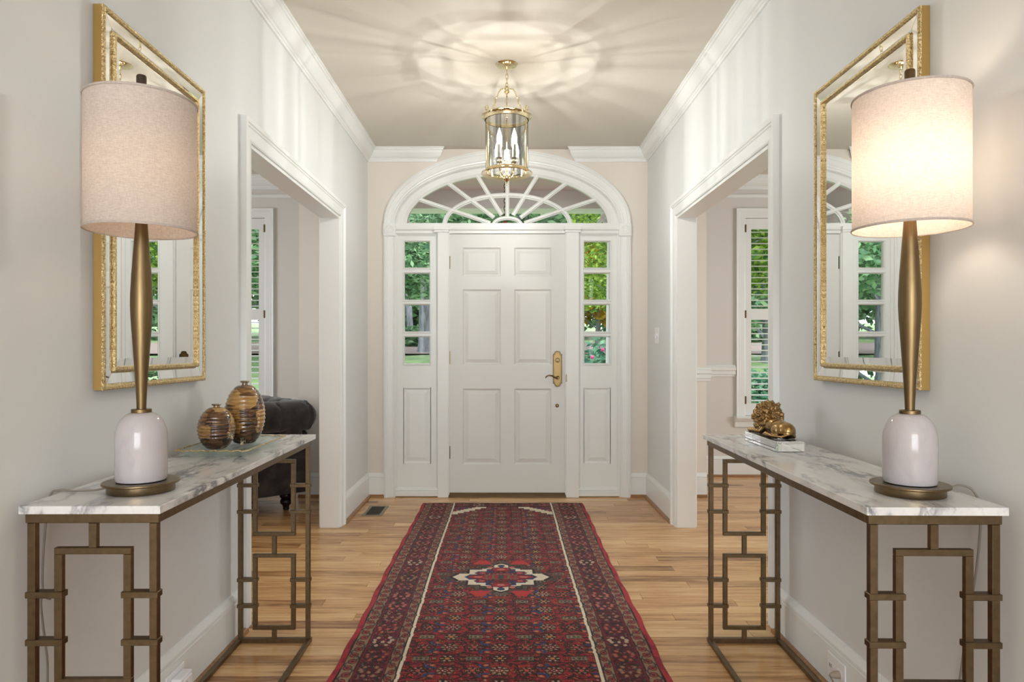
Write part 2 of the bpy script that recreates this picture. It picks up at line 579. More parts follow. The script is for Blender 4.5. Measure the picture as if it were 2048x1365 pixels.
# ------------------------------------------------------------------ floor
floor = structure(MB().box(-4.6, 4.6, YB, YF + 0.2, -0.12, -0.0035), 'floor', M['oak'], 'honey oak strip floor of the hall and side rooms')
def plank(x0, x1, y0, y1, tone):
    e = 0.0012; z0, z1 = -0.0035, 0.0
    vs = [(x0, y0, z0), (x1, y0, z0), (x1, y1, z0), (x0, y1, z0),
          (x0 + e, y0 + e, z1), (x1 - e, y0 + e, z1), (x1 - e, y1 - e, z1), (x0 + e, y1 - e, z1)]
    fs = [(4, 5, 6, 7), (0, 1, 5, 4), (1, 2, 6, 5), (2, 3, 7, 6), (3, 0, 4, 7)]
    me = bpy.data.meshes.new('plank')
    me.from_pydata(vs, [], fs)
    at = me.attributes.new('tone', 'FLOAT', 'FACE')
    at.data.foreach_set('value', [tone] * 5)
    me.materials.append(M['oak'])
    return me
at = floor.data.attributes.new('tone', 'FLOAT', 'FACE')
at.data.foreach_set('value', [0.35] * len(floor.data.polygons))
pw = 0.0825
row = 0; y = 2.26
pl_list = []
while y < YF - 0.01:
    y1 = min(y + pw, YF)
    inroom = y1 > 2.83
    xa, xb = (-2.7, 2.7) if inroom else (XL, XR)
    x = xa - R.uniform(0, 0.9)
    while x < xb:
        L = R.choice([0.55, 0.8, 1.0, 1.25, 1.5, 1.8]) * R.uniform(0.9, 1.1)
        a, b = max(x, xa), min(x + L, xb)
        if b - a > 0.03:
            pl_list.append((a, b, y, y1, min(1, max(0, R.gauss(0.52, 0.24)))))
        x += L
    y = y1; row += 1
for i, q in enumerate(pl_list[:298]):
    o = bpy.data.objects.new('plank', plank(*q)); COL.objects.link(o); o.parent = floor
if len(pl_list) > 298:
    vs, fs, tn = [], [], []
    for q in pl_list[298:]:
        me = plank(*q); n = len(vs)
        vs += [tuple(v.co) for v in me.vertices]; fs += [tuple(i + n for i in p.vertices) for p in me.polygons]; tn += [q[4]] * 5
        bpy.data.meshes.remove(me)
    me = bpy.data.meshes.new('planks_beyond'); me.from_pydata(vs, [], fs)
    me.attributes.new('tone', 'FLOAT', 'FACE').data.foreach_set('value', tn)
    me.materials.append(M['oak'])
    o = bpy.data.objects.new('plank_field', me); COL.objects.link(o); o.parent = floor; o['kind'] = 'stuff'

# ------------------------------------------------------------------ walls and ceilings
structure(MB().box(XL - TH, XR + TH, YB, YW, ZC, ZC + 0.1), 'ceiling', M['ceiling'], 'smooth cream hall ceiling carrying the brass lantern')
def side_wall(x0, x1, name, label):
    poly = [(YB, 0), (OY0, 0), (OY0, OZ), (OY1, OZ), (OY1, 0), (YW, 0), (YW, ZC), (YB, ZC)]
    structure(MB().prism(poly, 'x', x0, x1), name, M['wall'], label)
side_wall(XL - TH, XL, 'wall_left', 'warm white hall wall with mirror and opening to the sofa room')
side_wall(XR, XR + TH, 'wall_right', 'warm white hall wall with mirror and opening to the dining room')
CX = 0.018                                  # centre line of the entry
ZS = Z(449)                                 # springing line of the arch
AO, BO = 0.9697, 0.580                      # outer arch ellipse
AI, BI = 0.880, 0.462                       # inner edge of the arch casing
AG, BG = 0.797, 0.398                       # edge of the fanlight glass
WX0, WX1 = -1.626, 1.590
poly = [(WX0, 0), (CX - AI - 0.03, 0), (CX - AI - 0.03, ZS)] + arc(CX, ZS, AI + 0.03, BI + 0.03, 180, 0, 48) + [(CX + AI + 0.03, 0), (WX1, 0), (WX1, ZC), (WX0, ZC)]
structure(MB().prism(poly, 'y', YW, YW + 0.14), 'wall_back', M['wall_back'], 'cream entry wall pierced by the arched doorway')
structure(MB().box(-2.7, -1.45, YB - 0.1, YB, 0, ZC).box(1.45, 2.7, YB - 0.1, YB, 0, ZC).box(-1.45, 1.45, YB - 0.1, YB, 2.6, ZC).box(-1.45, 1.45, YB - 0.1, YB, 0, 0.3), 'wall_front', M['wall'], 'hall end wall behind the viewer around an added window')
w = structure(MB().sweep([(-1.45, 0.3), (1.45, 0.3), (1.45, 2.6), (-1.45, 2.6)], [(0, 0), (0.07, 0), (0.07, 0.05), (0, 0.05)], lambda u, v, t: (u, YB + t - 0.06, v), True), 'window_added', M['trim'], 'unseen white framed window added behind the viewer for fill light')  # unseen window added to go with the hall fill light
MB().box(-1.4, 1.4, YB - 0.05, YB - 0.045, 0.35, 2.55).build('pane', 'pane', w)
def room(sgn, tagname, walln):
    xi = XL - TH if sgn < 0 else XR + TH
    xe = WX0 if sgn < 0 else WX1
    xo = 4.5 * sgn
    wx0, wx1 = 2.198 * sgn, 3.10 * sgn
    lo, hi = sorted((xe, xo))
    # far wall with window hole
    a, b = sorted((wx0, wx1)); z0, z1 = 0.556, 2.366
    mb = MB()
    mb.box(lo, a, YF, YF + 0.15, 0, ZC).box(b, hi, YF, YF + 0.15, 0, ZC).box(a, b, YF, YF + 0.15, 0, z0).box(a, b, YF, YF + 0.15, z1, ZC)
    structure(mb, f'wall_{walln}_room_far', M['room_wall'], f'greige far wall of the {tagname} around its shuttered window')
    # return between entry wall and far wall
    r0, r1 = sorted((xe, xe - sgn * 0.12))
    structure(MB().box(r0, r1, YW + 0.14, YF + 0.15, 0, ZC), f'wall_{walln}_room_return', M['room_wall'], f'short return wall beside the porch in the {tagname}')
    # outer wall with an opening added for fill light, and near wall
    o0, o1 = sorted((xo, xo + 0.12 * sgn))
    structure(MB().box(o0, o1, 1.0, 2.45, 0, ZC).box(o0, o1, 4.75, YF, 0, ZC).box(o0, o1, 2.45, 4.75, 2.35, ZC).box(o0, o1, 2.45, 4.75, 0, 0.5), f'wall_{walln}_room_outer', M['room_wall'], f'outer wall of the {tagname} with an unseen opening added for fill light')
    n0, n1 = sorted((xi, xo))
    structure(MB().box(n0, n1, 0.88, 1.0, 0, ZC), f'wall_{walln}_room_near', M['room_wall'], f'near wall of the {tagname}')
    c0, c1 = sorted((xi, xo))
    mb = MB().box(c0, c1, 1.0, YW, ZC, ZC + 0.1)
    d0, d1 = sorted((xe - 0.12 * sgn, xo)); mb.box(d0, d1, YW, YF + 0.15, ZC, ZC + 0.1)
    structure(mb, f'ceiling_{walln}_room', M['ceiling'], f'plain ceiling of the {tagname}')
room(-1, 'sofa room', 'left')
room(1, 'dining room', 'right')

# ------------------------------------------------------------------ crown, baseboards
CR = [(0, -0.100), (0.010, -0.100), (0.012, -0.088), (0.018, -0.086), (0.020, -0.078), (0.030, -0.074), (0.042, -0.062), (0.056, -0.040), (0.062, -0.022), (0.070, -0.020), (0.072, -0.012), (0.080, -0.010), (0.080, 0), (0, 0)]
mb = MB().loft([[(XL + d, YB, ZC + z) for d, z in CR], [(XL + d, YW - d, ZC + z) for d, z in CR]])
structure(mb, 'trim_1', M['trim'], 'white crown moulding along the hall wall on the sofa room side')
mb = MB().loft([[(XR - d, YB, ZC + z) for d, z in CR], [(XR - d, YW - d, ZC + z) for d, z in CR]])
structure(mb, 'trim_2', M['trim'], 'white crown moulding along the hall wall on the dining room side')
xe = X(872)
mb = MB().loft([[(XL + d, YW - d, ZC + z) for d, z in CR], [(xe + d * 0.9, YW - d, ZC + z) for d, z in CR]])
structure(mb, 'trim_3', M['trim'], 'short crown moulding return over the hinge side of the entry arch')
xe = X(1152)
mb = MB().loft([[(XR - d, YW - d, ZC + z) for d, z in CR], [(xe - d * 0.9, YW - d, ZC + z) for d, z in CR]])
structure(mb, 'trim_4', M['trim'], 'short crown moulding return over the latch side of the entry arch')

BBP = [(0, 0), (0.016, 0), (0.016, 0.148), (0.013, 0.150), (0.013, 0.154), (0.018, 0.158), (0.017, 0.166), (0.010, 0.178), (0.006, 0.186), (0, 0.188)]
SHP = [(0.0, 0), (0.033, 0), (0.033, 0.006), (0.030, 0.014), (0.024, 0.019), (0.016, 0.020), (0.0, 0.020)]
def baseboard(name, label, p0, p1, nrm, m0=0.0, m1=0.0):
    # wall line p0->p1, nrm = inward normal; m0/m1 mitre factor along the line per unit depth
    d = (Vector(p1) - Vector(p0)).normalized(); n = Vector(nrm)
    def ring(P, m, prof):
        return [(P[0] + n.x * t + d.x * t * m, P[1] + n.y * t + d.y * t * m, z) for t, z in prof]
    o = structure(MB().loft([ring(p0, m0, BBP), ring(p1, m1, BBP)]), name, M['trim'], label)
    MB().loft([ring(p0, m0, SHP), ring(p1, m1, SHP)]).build('shoe_moulding', 'shoe', o)
    return o
CW = 0.089
baseboard('baseboard_left', 'white baseboard under the console with the vases', (XL, YB), (XL, OY0 - CW + 0.01), (1, 0))
baseboard('baseboard_left_far', 'white baseboard between the sofa room opening and the entry wall', (XL, OY1 + CW - 0.005), (XL, YW), (1, 0), 0, -1)
baseboard('baseboard_right', 'white baseboard under the console with the lion', (XR, YB), (XR, OY0 - CW + 0.01), (-1, 0))
baseboard('baseboard_right_far', 'white baseboard between the dining room opening and the entry wall', (XR, OY1 + CW - 0.005), (XR, YW), (-1, 0), 0, -1)
baseboard('baseboard_back_left', 'short white baseboard of the entry wall on the hinge side', (XL, YW), (CX - AO + 0.002, YW), (0, -1), 1, 0)
baseboard('baseboard_back_right', 'short white baseboard of the entry wall on the latch side', (XR, YW), (CX + AO - 0.002, YW), (0, -1), 1, 0)
baseboard('baseboard_sofa_room', 'white baseboard on the near piece of the sofa room far wall', (XL - TH, YW), (WX0, YW), (0, -1), 0, 0)
baseboard('baseboard_sofa_room_far', 'white baseboard below the sofa room window', (WX0, YF), (-4.5, YF), (0, -1), 0, 0)
baseboard('baseboard_dining_room', 'white baseboard on the near piece of the dining room far wall', (XR + TH, YW), (WX1, YW), (0, -1), 0, 0)
baseboard('baseboard_dining_room_far', 'white baseboard below the dining room window', (WX1, YF), (4.5, YF), (0, -1), 0, 0)
# side-room crowns with frieze bead
tn = 5
for sgn, nm in ((-1, 'sofa room'), (1, 'dining room')):
    xe = WX0 if sgn < 0 else WX1
    xi = XL - TH if sgn < 0 else XR + TH
    for (xa, xb, yy, side) in ((xe, 4.5 * sgn, YF, 'far wall'), (xi, xe, YW, 'near wall piece')):
        C2 = [(d * 1.2, z * 1.15) for d, z in CR]
        mb = MB().loft([[(xa, yy - d, ZC + z) for d, z in C2], [(xb, yy - d, ZC + z) for d, z in C2]])
        o = structure(mb, f'trim_{tn}', M['trim'], f'white crown moulding and frieze bead on the {nm} {side}')
        bd = [(0, -0.19), (0.012, -0.19), (0.014, -0.176), (0.02, -0.172), (0.02, -0.164), (0, -0.16)]
        MB().loft([[(xa, yy - d, ZC + z) for d, z in bd], [(xb, yy - d, ZC + z) for d, z in bd]]).build('frieze_bead', 'trim', o)
        tn += 1
# dining room chair rail
RL = [(0, 0.915), (0.010, 0.915), (0.012, 0.93), (0.022, 0.936), (0.024, 0.965), (0.034, 0.975), (0.036, 1.0), (0.024, 1.008), (0.016, 1.02), (0, 1.022)]
structure(MB().loft([[(XR + TH, YW - d, z) for d, z in RL], [(WX1 + 0.03, YW - d, z) for d, z in RL]]), 'trim_9', M['trim'], 'white chair rail on the near piece of the dining room far wall')
structure(MB().loft([[(WX1, YF - d, z) for d, z in RL], [(2.105, YF - d, z) for d, z in RL]]), 'trim_10', M['trim'], 'white chair rail running up to the dining room window')

# ------------------------------------------------------------------ cased openings
CAS = [(0, 0), (0, 0.012), (0.006, 0.016), (0.010, 0.012), (0.016, 0.014), (0.055, 0.017), (0.060, 0.022), (0.066, 0.022), (0.070, 0.027), (0.089, 0.027), (0.089, 0)]
def opening(xw, sgn, name, label):
    # xw: hall wall face; sgn: direction into the hall
    path = [(OY0, 0), (OY0, OZ), (OY1, OZ), (OY1, 0)]
    o = structure(MB().sweep(path, CAS, lambda u, v, t: (xw + sgn * t, u, v)), name, M['trim'], label)
    xo = xw - sgn * TH
    MB().sweep(path, CAS, lambda u, v, t: (xo - sgn * t, u, v)).build('room_side_casing', 'trim', o)
    J = 0.016
    a, b = sorted((xw + sgn * 0.004, xo - sgn * 0.004))
    MB().box(a, b, OY0, OY0 + J, 0, OZ).box(a, b, OY1 - J, OY1, 0, OZ).box(a, b, OY0 + J, OY1 - J, OZ - J, OZ).build('jamb_lining', 'trim', o)
    return o
opening(XL, 1, 'trim_11', 'white moulded casing of the wide opening into the sofa room')
opening(XR, -1, 'trim_12', 'white moulded casing of the wide opening into the dining room')

# ------------------------------------------------------------------ entry surround
YC = YW                                       # casing back plane
ent = structure(MB().sweep([(CX - AI, 0), (CX - AI, Z(473))], [(0, 0), (0, 0.014), (0.008, 0.02), (0.012, 0.014), (0.020, 0.014), (0.024, 0.020), (0.058, 0.022), (0.062, 0.028), (0.068, 0.028), (0.072, 0.033), (0.080, 0.033), (0.083, 0.028), (0.090, 0.028), (0.090, 0)], lambda u, v, t: (u, YC - t, v)), 'trim_13', M['trim'], 'white fluted casing and arch around the front door')
MB().sweep([(CX + AI, 0), (CX + AI, Z(473))], [(0, 0), (0, 0.014), (0.008, 0.02), (0.012, 0.014), (0.020, 0.014), (0.024, 0.020), (0.058, 0.022), (0.062, 0.028), (0.068, 0.028), (0.072, 0.033), (0.080, 0.033), (0.083, 0.028), (0.090, 0.028), (0.090, 0)], lambda u, v, t: (u, YC - t, v), side=-1).build('side_casing', 'trim', ent)
# elliptical arch casing
AP = [(0, 0), (0, 0.016), (0.05, 0.022), (0.10, 0.015), (0.18, 0.015), (0.22, 0.022), (0.26, 0.016), (0.34, 0.018), (0.40, 0.024), (0.74, 0.026), (0.78, 0.032), (0.86, 0.032), (0.90, 0.036), (1.0, 0.034), (1.0, 0)]
rings = []
for i in range(73):
    t = math.radians(180 - 180 * i / 72)
    rings.append([(CX + (AI + (AO - AI) * f) * math.cos(t), YC - th, ZS + (BI + (BO - BI) * f) * math.sin(t)) for f, th in AP])
MB().loft(rings).build('arch_casing', 'trim', ent, smooth=True, angle=25)
for sx in (-1, 1):
    xc = CX + sx * (AI + AO) / 2; zc = Z(461.5); h = 0.0485
    b = MB().box(xc - h, xc + h, YC - 0.040, YC, zc - h, zc + h).build('rosette_block', 'trim', ent, bevel=0.003)
    prof = [(0.036, 0.0), (0.036, 0.004), (0.033, 0.006), (0.030, 0.001), (0.026, 0.001), (0.023, 0.005), (0.019, 0.005), (0.016, 0.001), (0.013, 0.001), (0.010, 0.006), (0.001, 0.007)]
    n = 28
    MB().loft([[(xc + r * math.cos(2 * PI * i / n), YC - 0.040 - d, zc + r * math.sin(2 * PI * i / n)) for i in range(n)] for r, d in prof]).build('bullseye', 'trim', b, smooth=True, angle=25)
# transom bar and pilasters
TB = [(0, Z(447)), (0.012, Z(447)), (0.012, Z(456)), (0.020, Z(457)), (0.020, Z(460)), (0.008, Z(462)), (0.008, Z(467.5)), (0, Z(467.5))]
MB().loft([[(CX - AI, YC - d - 0.0, z) for d, z in TB], [(CX + AI, YC - d, z) for d, z in TB]]).build('transom_bar', 'trim', ent)
MB().box(CX - AI - 0.02, CX + AI + 0.02, YC, YC + 0.12, Z(467.5), Z(447)).build('transom_rail', 'trim', ent)
for a, b, ca, cb in ((876, 897.5, 867, 900.5), (1131.5, 1157, 1127, 1162)):
    p = MB().box(X(a), X(b), YC - 0.035, YC + 0.12, 0, Z(466)).build('pilaster', 'trim', ent, bevel=0.002)
    MB().box(X(ca) + 0.008, X(cb) - 0.008, YC - 0.047, YC, Z(466.5), Z(462)).box(X(ca), X(cb), YC - 0.058, YC, Z(462), Z(459)).box(X(ca) + 0.005, X(cb) - 0.005, YC - 0.052, YC, Z(459), Z(454)).build('capital', 'trim', p, bevel=0.0015)
# stop beads on the door side of the pilasters
MB().box(X(897.5), X(897.5) + 0.006, YC - 0.02, YC + 0.1, 0, Z(467)).box(X(1131.5) - 0.006, X(1131.5), YC - 0.02, YC + 0.1, 0, Z(467)).build('door_stop', 'trim', ent)

# ------------------------------------------------------------------ fanlight
rings = []
FP = [(0.0, 0.004), (0.30, 0.004), (0.36, 0.012), (0.80, 0.012), (0.88, 0.018), (1.0, 0.026), (1.0, 0.06), (0.0, 0.06)]
for i in range(61):
    t = math.radians(180 - 180 * i / 60)
    rings.append([(CX + (AI + 0.03 + (AG - AI - 0.03) * f) * math.cos(t), YC + th, ZS + (BI + 0.03 + (BG - BI - 0.03) * f) * math.sin(t)) for f, th in FP])
fan = structure(MB().loft(rings), 'window_1', M['trim'], 'semi-elliptical fanlight with radiating white muntins over the door', smooth=True, angle=25)
MB().box(CX - AG - 0.05, CX + AG + 0.05, YC + 0.012, YC + 0.06, ZS - 0.012, ZS + 0.008).build('bottom_rail', 'trim', fan)
YM = YC + 0.018
MUN = [(-0.016, 0.03), (-0.016, 0.012), (-0.009, 0.008), (-0.006, 0.0), (0.006, 0.0), (0.009, 0.008), (0.016, 0.012), (0.016, 0.03)]
def muntin(p0, p1):
    d = Vector((p1[0] - p0[0], p1[1] - p0[1])).normalized(); n = Vector((-d.y, d.x))
    rg = [[(p[0] + n.x * o, YM + t, p[1] + n.y * o) for o, t in MUN] for p in (p0, p1)]
    return MB().loft(rg).build('spoke_muntin', 'trim', fan)
for sx in (-1, 1):
    for (x0, y0, x1, y1) in ((980, 445, 836, 397), (988, 434, 892, 362), (1003, 429, 953, 348)):
        a0, a1 = (X(x0) - X(1014.5)) * -1, (X(x1) - X(1014.5)) * -1
        muntin((CX + sx * a0, Z(y0)), (CX + sx * a1, Z(y1)))
muntin((CX, Z(434)), (CX, ZS + BG + 0.01))
def ring_muntin(a, b, name, w=1.0):
    rg = []
    for i in range(41):
        t = math.radians(180 - 180 * i / 40)
        rg.append([(CX + (a + o * w) * math.cos(t), YM + 0.001 + th, ZS + (b + o * w) * math.sin(t)) for o, th in MUN])
    MB().loft(rg).build(name, 'trim', fan, smooth=True, angle=25)
ring_muntin(0.499, 0.237, 'ring_muntin', 1.15)
ring_muntin(0.108, 0.056, 'hub_muntin', 1.0)
# panes: wedge by wedge
angs_t = []
def ell(a, b, x):
    return ZS + b * math.sqrt(max(0, 1 - (x / a) ** 2))
spx = [-(0.999 * AG)] + [-(X(1014.5) - X(836)), -(X(1014.5) - X(892)), -(X(1014.5) - X(953)), 0]
outer_pts = [math.degrees(math.acos(max(-1, min(1, x / AG)))) for x in spx]
bounds = [180.0, outer_pts[1], outer_pts[2], outer_pts[3], 90.0]
bounds = bounds + [180 - b for b in bounds[-2::-1]]
def ring_ang(px, py):
    return math.degrees(math.atan2((Z(py) - ZS) / 0.237, (X(px) - X(1014.5)) / 0.499))
rb = [180.0, ring_ang(897, 420), ring_ang(937, 397), ring_ang(977, 386), 90.0]
rb = rb + [180 - b for b in rb[-2::-1]]
for i in range(8):
    po = arc(CX, ZS, AG + 0.01, BG + 0.01, bounds[i], bounds[i + 1], 8)
    pi_ = arc(CX, ZS, 0.499, 0.237, rb[i + 1], rb[i], 8)
    MB().prism(po + pi_, 'y', YM + 0.016, YM + 0.020).build('pane', 'pane', fan)
    qo = arc(CX, ZS, 0.499, 0.237, rb[i], rb[i + 1], 6)
    qi = arc(CX, ZS, 0.108, 0.056, rb[i + 1], rb[i], 6)
    MB().prism(qo + qi, 'y', YM + 0.016, YM + 0.020).build('pane', 'pane', fan)
MB().prism(arc(CX, ZS, 0.108, 0.056, 180, 0, 12), 'y', YM + 0.016, YM + 0.020).build('pane', 'pane', fan)

# ------------------------------------------------------------------ door
def raised_panel(x0, x1, z0, z1, yf, dep=0.013):
    st = [(0, 0), (0.004, 0.0), (0.016, dep), (0.022, dep), (0.024, dep - 0.002), (0.050, 0.003), (0.053, 0.003)]
    rings = []
    for o, d in st:
        rings.append([(x0 + o, yf + d, z0 + o), (x1 - o, yf + d, z0 + o), (x1 - o, yf + d, z1 - o), (x0 + o, yf + d, z1 - o)])
    mb = MB().loft(rings, True, False)
    n = len(mb.v)
    mb.f.append((n - 4, n - 3, n - 2, n - 1))
    return mb
YD = YC + 0.012
dx0, dx1, dz0, dz1 = X(898.5), X(1130.5), Z(988.5), Z(468)
px = [(X(924), X(1002.5)), (X(1027.5), X(1104))]
pz = [(Z(931), Z(777)), (Z(731.5), Z(578)), (Z(554), Z(494))]
mb = MB()
cols = [(dx0, px[0][0]), (px[0][1], px[1][0]), (px[1][1], dx1)]
for a, b in cols: mb.box(a, b, YD, YD + 0.04, dz0, dz1)
rows = [(dz0, pz[0][0]), (pz[0][1], pz[1][0]), (pz[1][1], pz[2][0]), (pz[2][1], dz1)]
for a, b in rows:
    for c, d in px: mb.box(c, d, YD, YD + 0.04, a, b)
door = structure(mb, 'door_1', M['door'], 'white six-panel front door with brass lever and hinges')
for a, b in px:
    for c, d in pz:
        raised_panel(a, b, c, d, YD).build('panel', 'door', door)
        MB().box(a, b, YD + 0.025, YD + 0.035, c, d).build('panel_back', 'door', door)
for zc in (525, 716, 906):
    h = MB().lathe([(0.0055, Z(zc) - 0.052), (0.0055, Z(zc) + 0.052)], X(897.8), YD - 0.006, 12).build('hinge', 'aged_brass', door, smooth=True)
    MB().lathe([(0.003, Z(zc) + 0.052), (0.006, Z(zc) + 0.055), (0.003, Z(zc) + 0.060)], X(897.8), YD - 0.006, 10).lathe([(0.003, Z(zc) - 0.060), (0.006, Z(zc) - 0.055), (0.003, Z(zc) - 0.052)], X(897.8), YD - 0.006, 10).build('hinge_tip', 'aged_brass', h, smooth=True)
    MB().box(X(897.8) - 0.012, X(897.8) + 0.010, YD - 0.002, YD + 0.001, Z(zc) - 0.05, Z(zc) + 0.05).build('hinge_leaf', 'aged_brass', h)
# escutcheon plate
ex, ez0, ez1 = X(1115.2), Z(774), Z(702.5)
hw = 0.036
def plate_outline(k):
    w = hw * k; g = (1 - k) * 0.5 * (ez1 - ez0) * 0.28
    z0, z1 = ez0 + g, ez1 - g
    up = [(w, z1 - 0.040), (w, z1 - 0.027), (w * 0.88, z1 - 0.024), (w * 0.66, z1 - 0.018), (w * 0.60, z1 - 0.008), (w * 0.36, z1 - 0.001), (0, z1)]
    r = [(w, z0 + 0.040), (w, z0 + 0.027), (w * 0.88, z0 + 0.024), (w * 0.66, z0 + 0.018), (w * 0.60, z0 + 0.008), (w * 0.36, z0 + 0.001)]
    right = [(0, z0)] + r[::-1] + up[:-1]
    left = [(-x, z) for x, z in right[1:]][::-1]
    return [(ex + x, z) for x, z in right + [(0, z1)] + left]
rg = []
for k, d in ((1.0, 0.0), (1.0, 0.004), (0.90, 0.009), (0.80, 0.009), (0.74, 0.006), (0.70, 0.006)):
    rg.append([(x, YD - d, z) for x, z in plate_outline(k)])
esc = MB().loft(rg).build('escutcheon', 'aged_brass', door, smooth=True, angle=30)
def disc_y(x, z, prof, n=20):
    return MB().loft([[(x + r * math.cos(2 * PI * i / n), YD - d, z + r * math.sin(2 * PI * i / n)) for i in range(n)] for r, d in prof])
disc_y(ex, Z(721), [(0.018, 0.005), (0.018, 0.014), (0.014, 0.018), (0.002, 0.018)]).build('deadbolt_rose', 'dark_brass', esc, smooth=True)
MB().sphere((ex + 0.001, YD - 0.026, Z(721)), (0.007, 0.010, 0.016)).build('thumb_turn', 'brass', esc, smooth=True)
disc_y(ex, Z(756), [(0.015, 0.005), (0.014, 0.020), (0.010, 0.024), (0.010, 0.045), (0.008, 0.05), (0.001, 0.05)]).build('lever_hub', 'aged_brass', esc, smooth=True)
MB().tube([(ex, YD - 0.045, Z(756)), (ex - 0.02, YD - 0.047, Z(756) + 0.001), (ex - 0.045, YD - 0.05, Z(752)), (ex - 0.07, YD - 0.052, Z(750.8)), (ex - 0.09, YD - 0.05, Z(753)), (ex - 0.098, YD - 0.048, Z(756))], [0.007, 0.0065, 0.006, 0.0055, 0.005, 0.004], 10).build('lever', 'aged_brass', esc, smooth=True)
disc_y(X(1114.5), Z(812), [(0.014, 0.0), (0.014, 0.004), (0.009, 0.007), (0.008, 0.004), (0.001, 0.004)]).build('lock_cylinder', 'aged_brass', door, smooth=True)
MB().box(X(1131.2), X(1132.8), YC - 0.037, YC - 0.005, Z(764), Z(749)).build('strike_plate', 'dark_brass', ent)
MB().prism([(YC - 0.045, 0.0), (YC + 0.14, 0), (YC + 0.14, 0.03), (YC + 0.0, 0.03), (YC - 0.04, 0.008)], 'x', X(898), X(1131)).build('threshold', 'threshold', ent)

# ------------------------------------------------------------------ sidelights
def sidelight(name, label, xa, xb, ga, gb, pa, pb):
    # xa..xb clear width, ga..gb glass, pa..pb lower panel
    y = YC + 0.02
    mb = MB()
    gz = [(Z(728), Z(673.5)), (Z(664), Z(609)), (Z(600), Z(546)), (Z(535.5), Z(482.3))]
    zt = Z(467.5)
    mb.box(xa, ga, y, y + 0.045, 0.0, zt).box(gb, xb, y, y + 0.045, 0, zt)
    mb.box(ga, gb, y, y + 0.045, gz[3][1], zt)
    for i in range(3): mb.box(ga, gb, y, y + 0.045, gz[i][1], gz[i + 1][0])
    p0, p1 = Z(929), Z(776)
    mb.box(ga, gb, y, y + 0.045, p1, gz[0][0]).box(ga, gb, y, y + 0.045, 0.02, p0)
    if pa > ga: mb.box(ga, pa, y, y + 0.045, p0, p1)
    if pb < gb: mb.box(pb, gb, y, y + 0.045, p0, p1)
    o = structure(mb, name, M['trim'], label)
    for z0, z1 in gz:
        pn = MB().box(ga - 0.003, gb + 0.003, y + 0.022, y + 0.026, z0 - 0.003, z1 + 0.003).build('pane', 'pane', o)
        st = [(0, -0.001), (-0.012, -0.001), (-0.012, -0.005), (-0.006, -0.007), (0.0, -0.001), (0.004, 0.012), (0.004, 0.022), (0.0, 0.022)]
        MB().sweep([(ga, z0), (gb, z0), (gb, z1), (ga, z1)], [(s, t) for s, t in st], lambda u, v, t: (u, y + t, v), True).build('glazing_bead', 'trim', pn)
    raised_panel(pa, pb, p0, p1, y).build('panel', 'trim', o)
    MB().box(pa, pb, y + 0.02, y + 0.04, p0, p1).build('panel_back', 'trim', o)
    # recess mouldings and sill
    MB().box(xa, xb, YC - 0.020, y, 0.006, 0.035).box(xa, xb, YC - 0.012, y, 0.035, 0.048).box(xa, xb, YC - 0.004, y, 0.048, 0.056).build('base_moulding', 'trim', o, bevel=0.002)
    MB().sweep([(xa, 0.056), (xb, 0.056), (xb, zt), (xa, zt)], [(0, 0), (0.016, 0), (0.016, -0.006), (0.010, -0.012), (0.004, -0.018), (0, -0.020)], lambda u, v, t: (u, y + t, v), True).build('stop_moulding', 'trim', o)
    return o
sidelight('window_2', 'narrow four-pane sidelight on the hinge side of the door', CX - AI, X(876), X(807.5), X(859), X(806), X(861.5))
sidelight('window_3', 'narrow four-pane sidelight on the latch side of the door', X(1157), CX + AI, X(1168.7), X(1220.5), X(1168), X(1222))

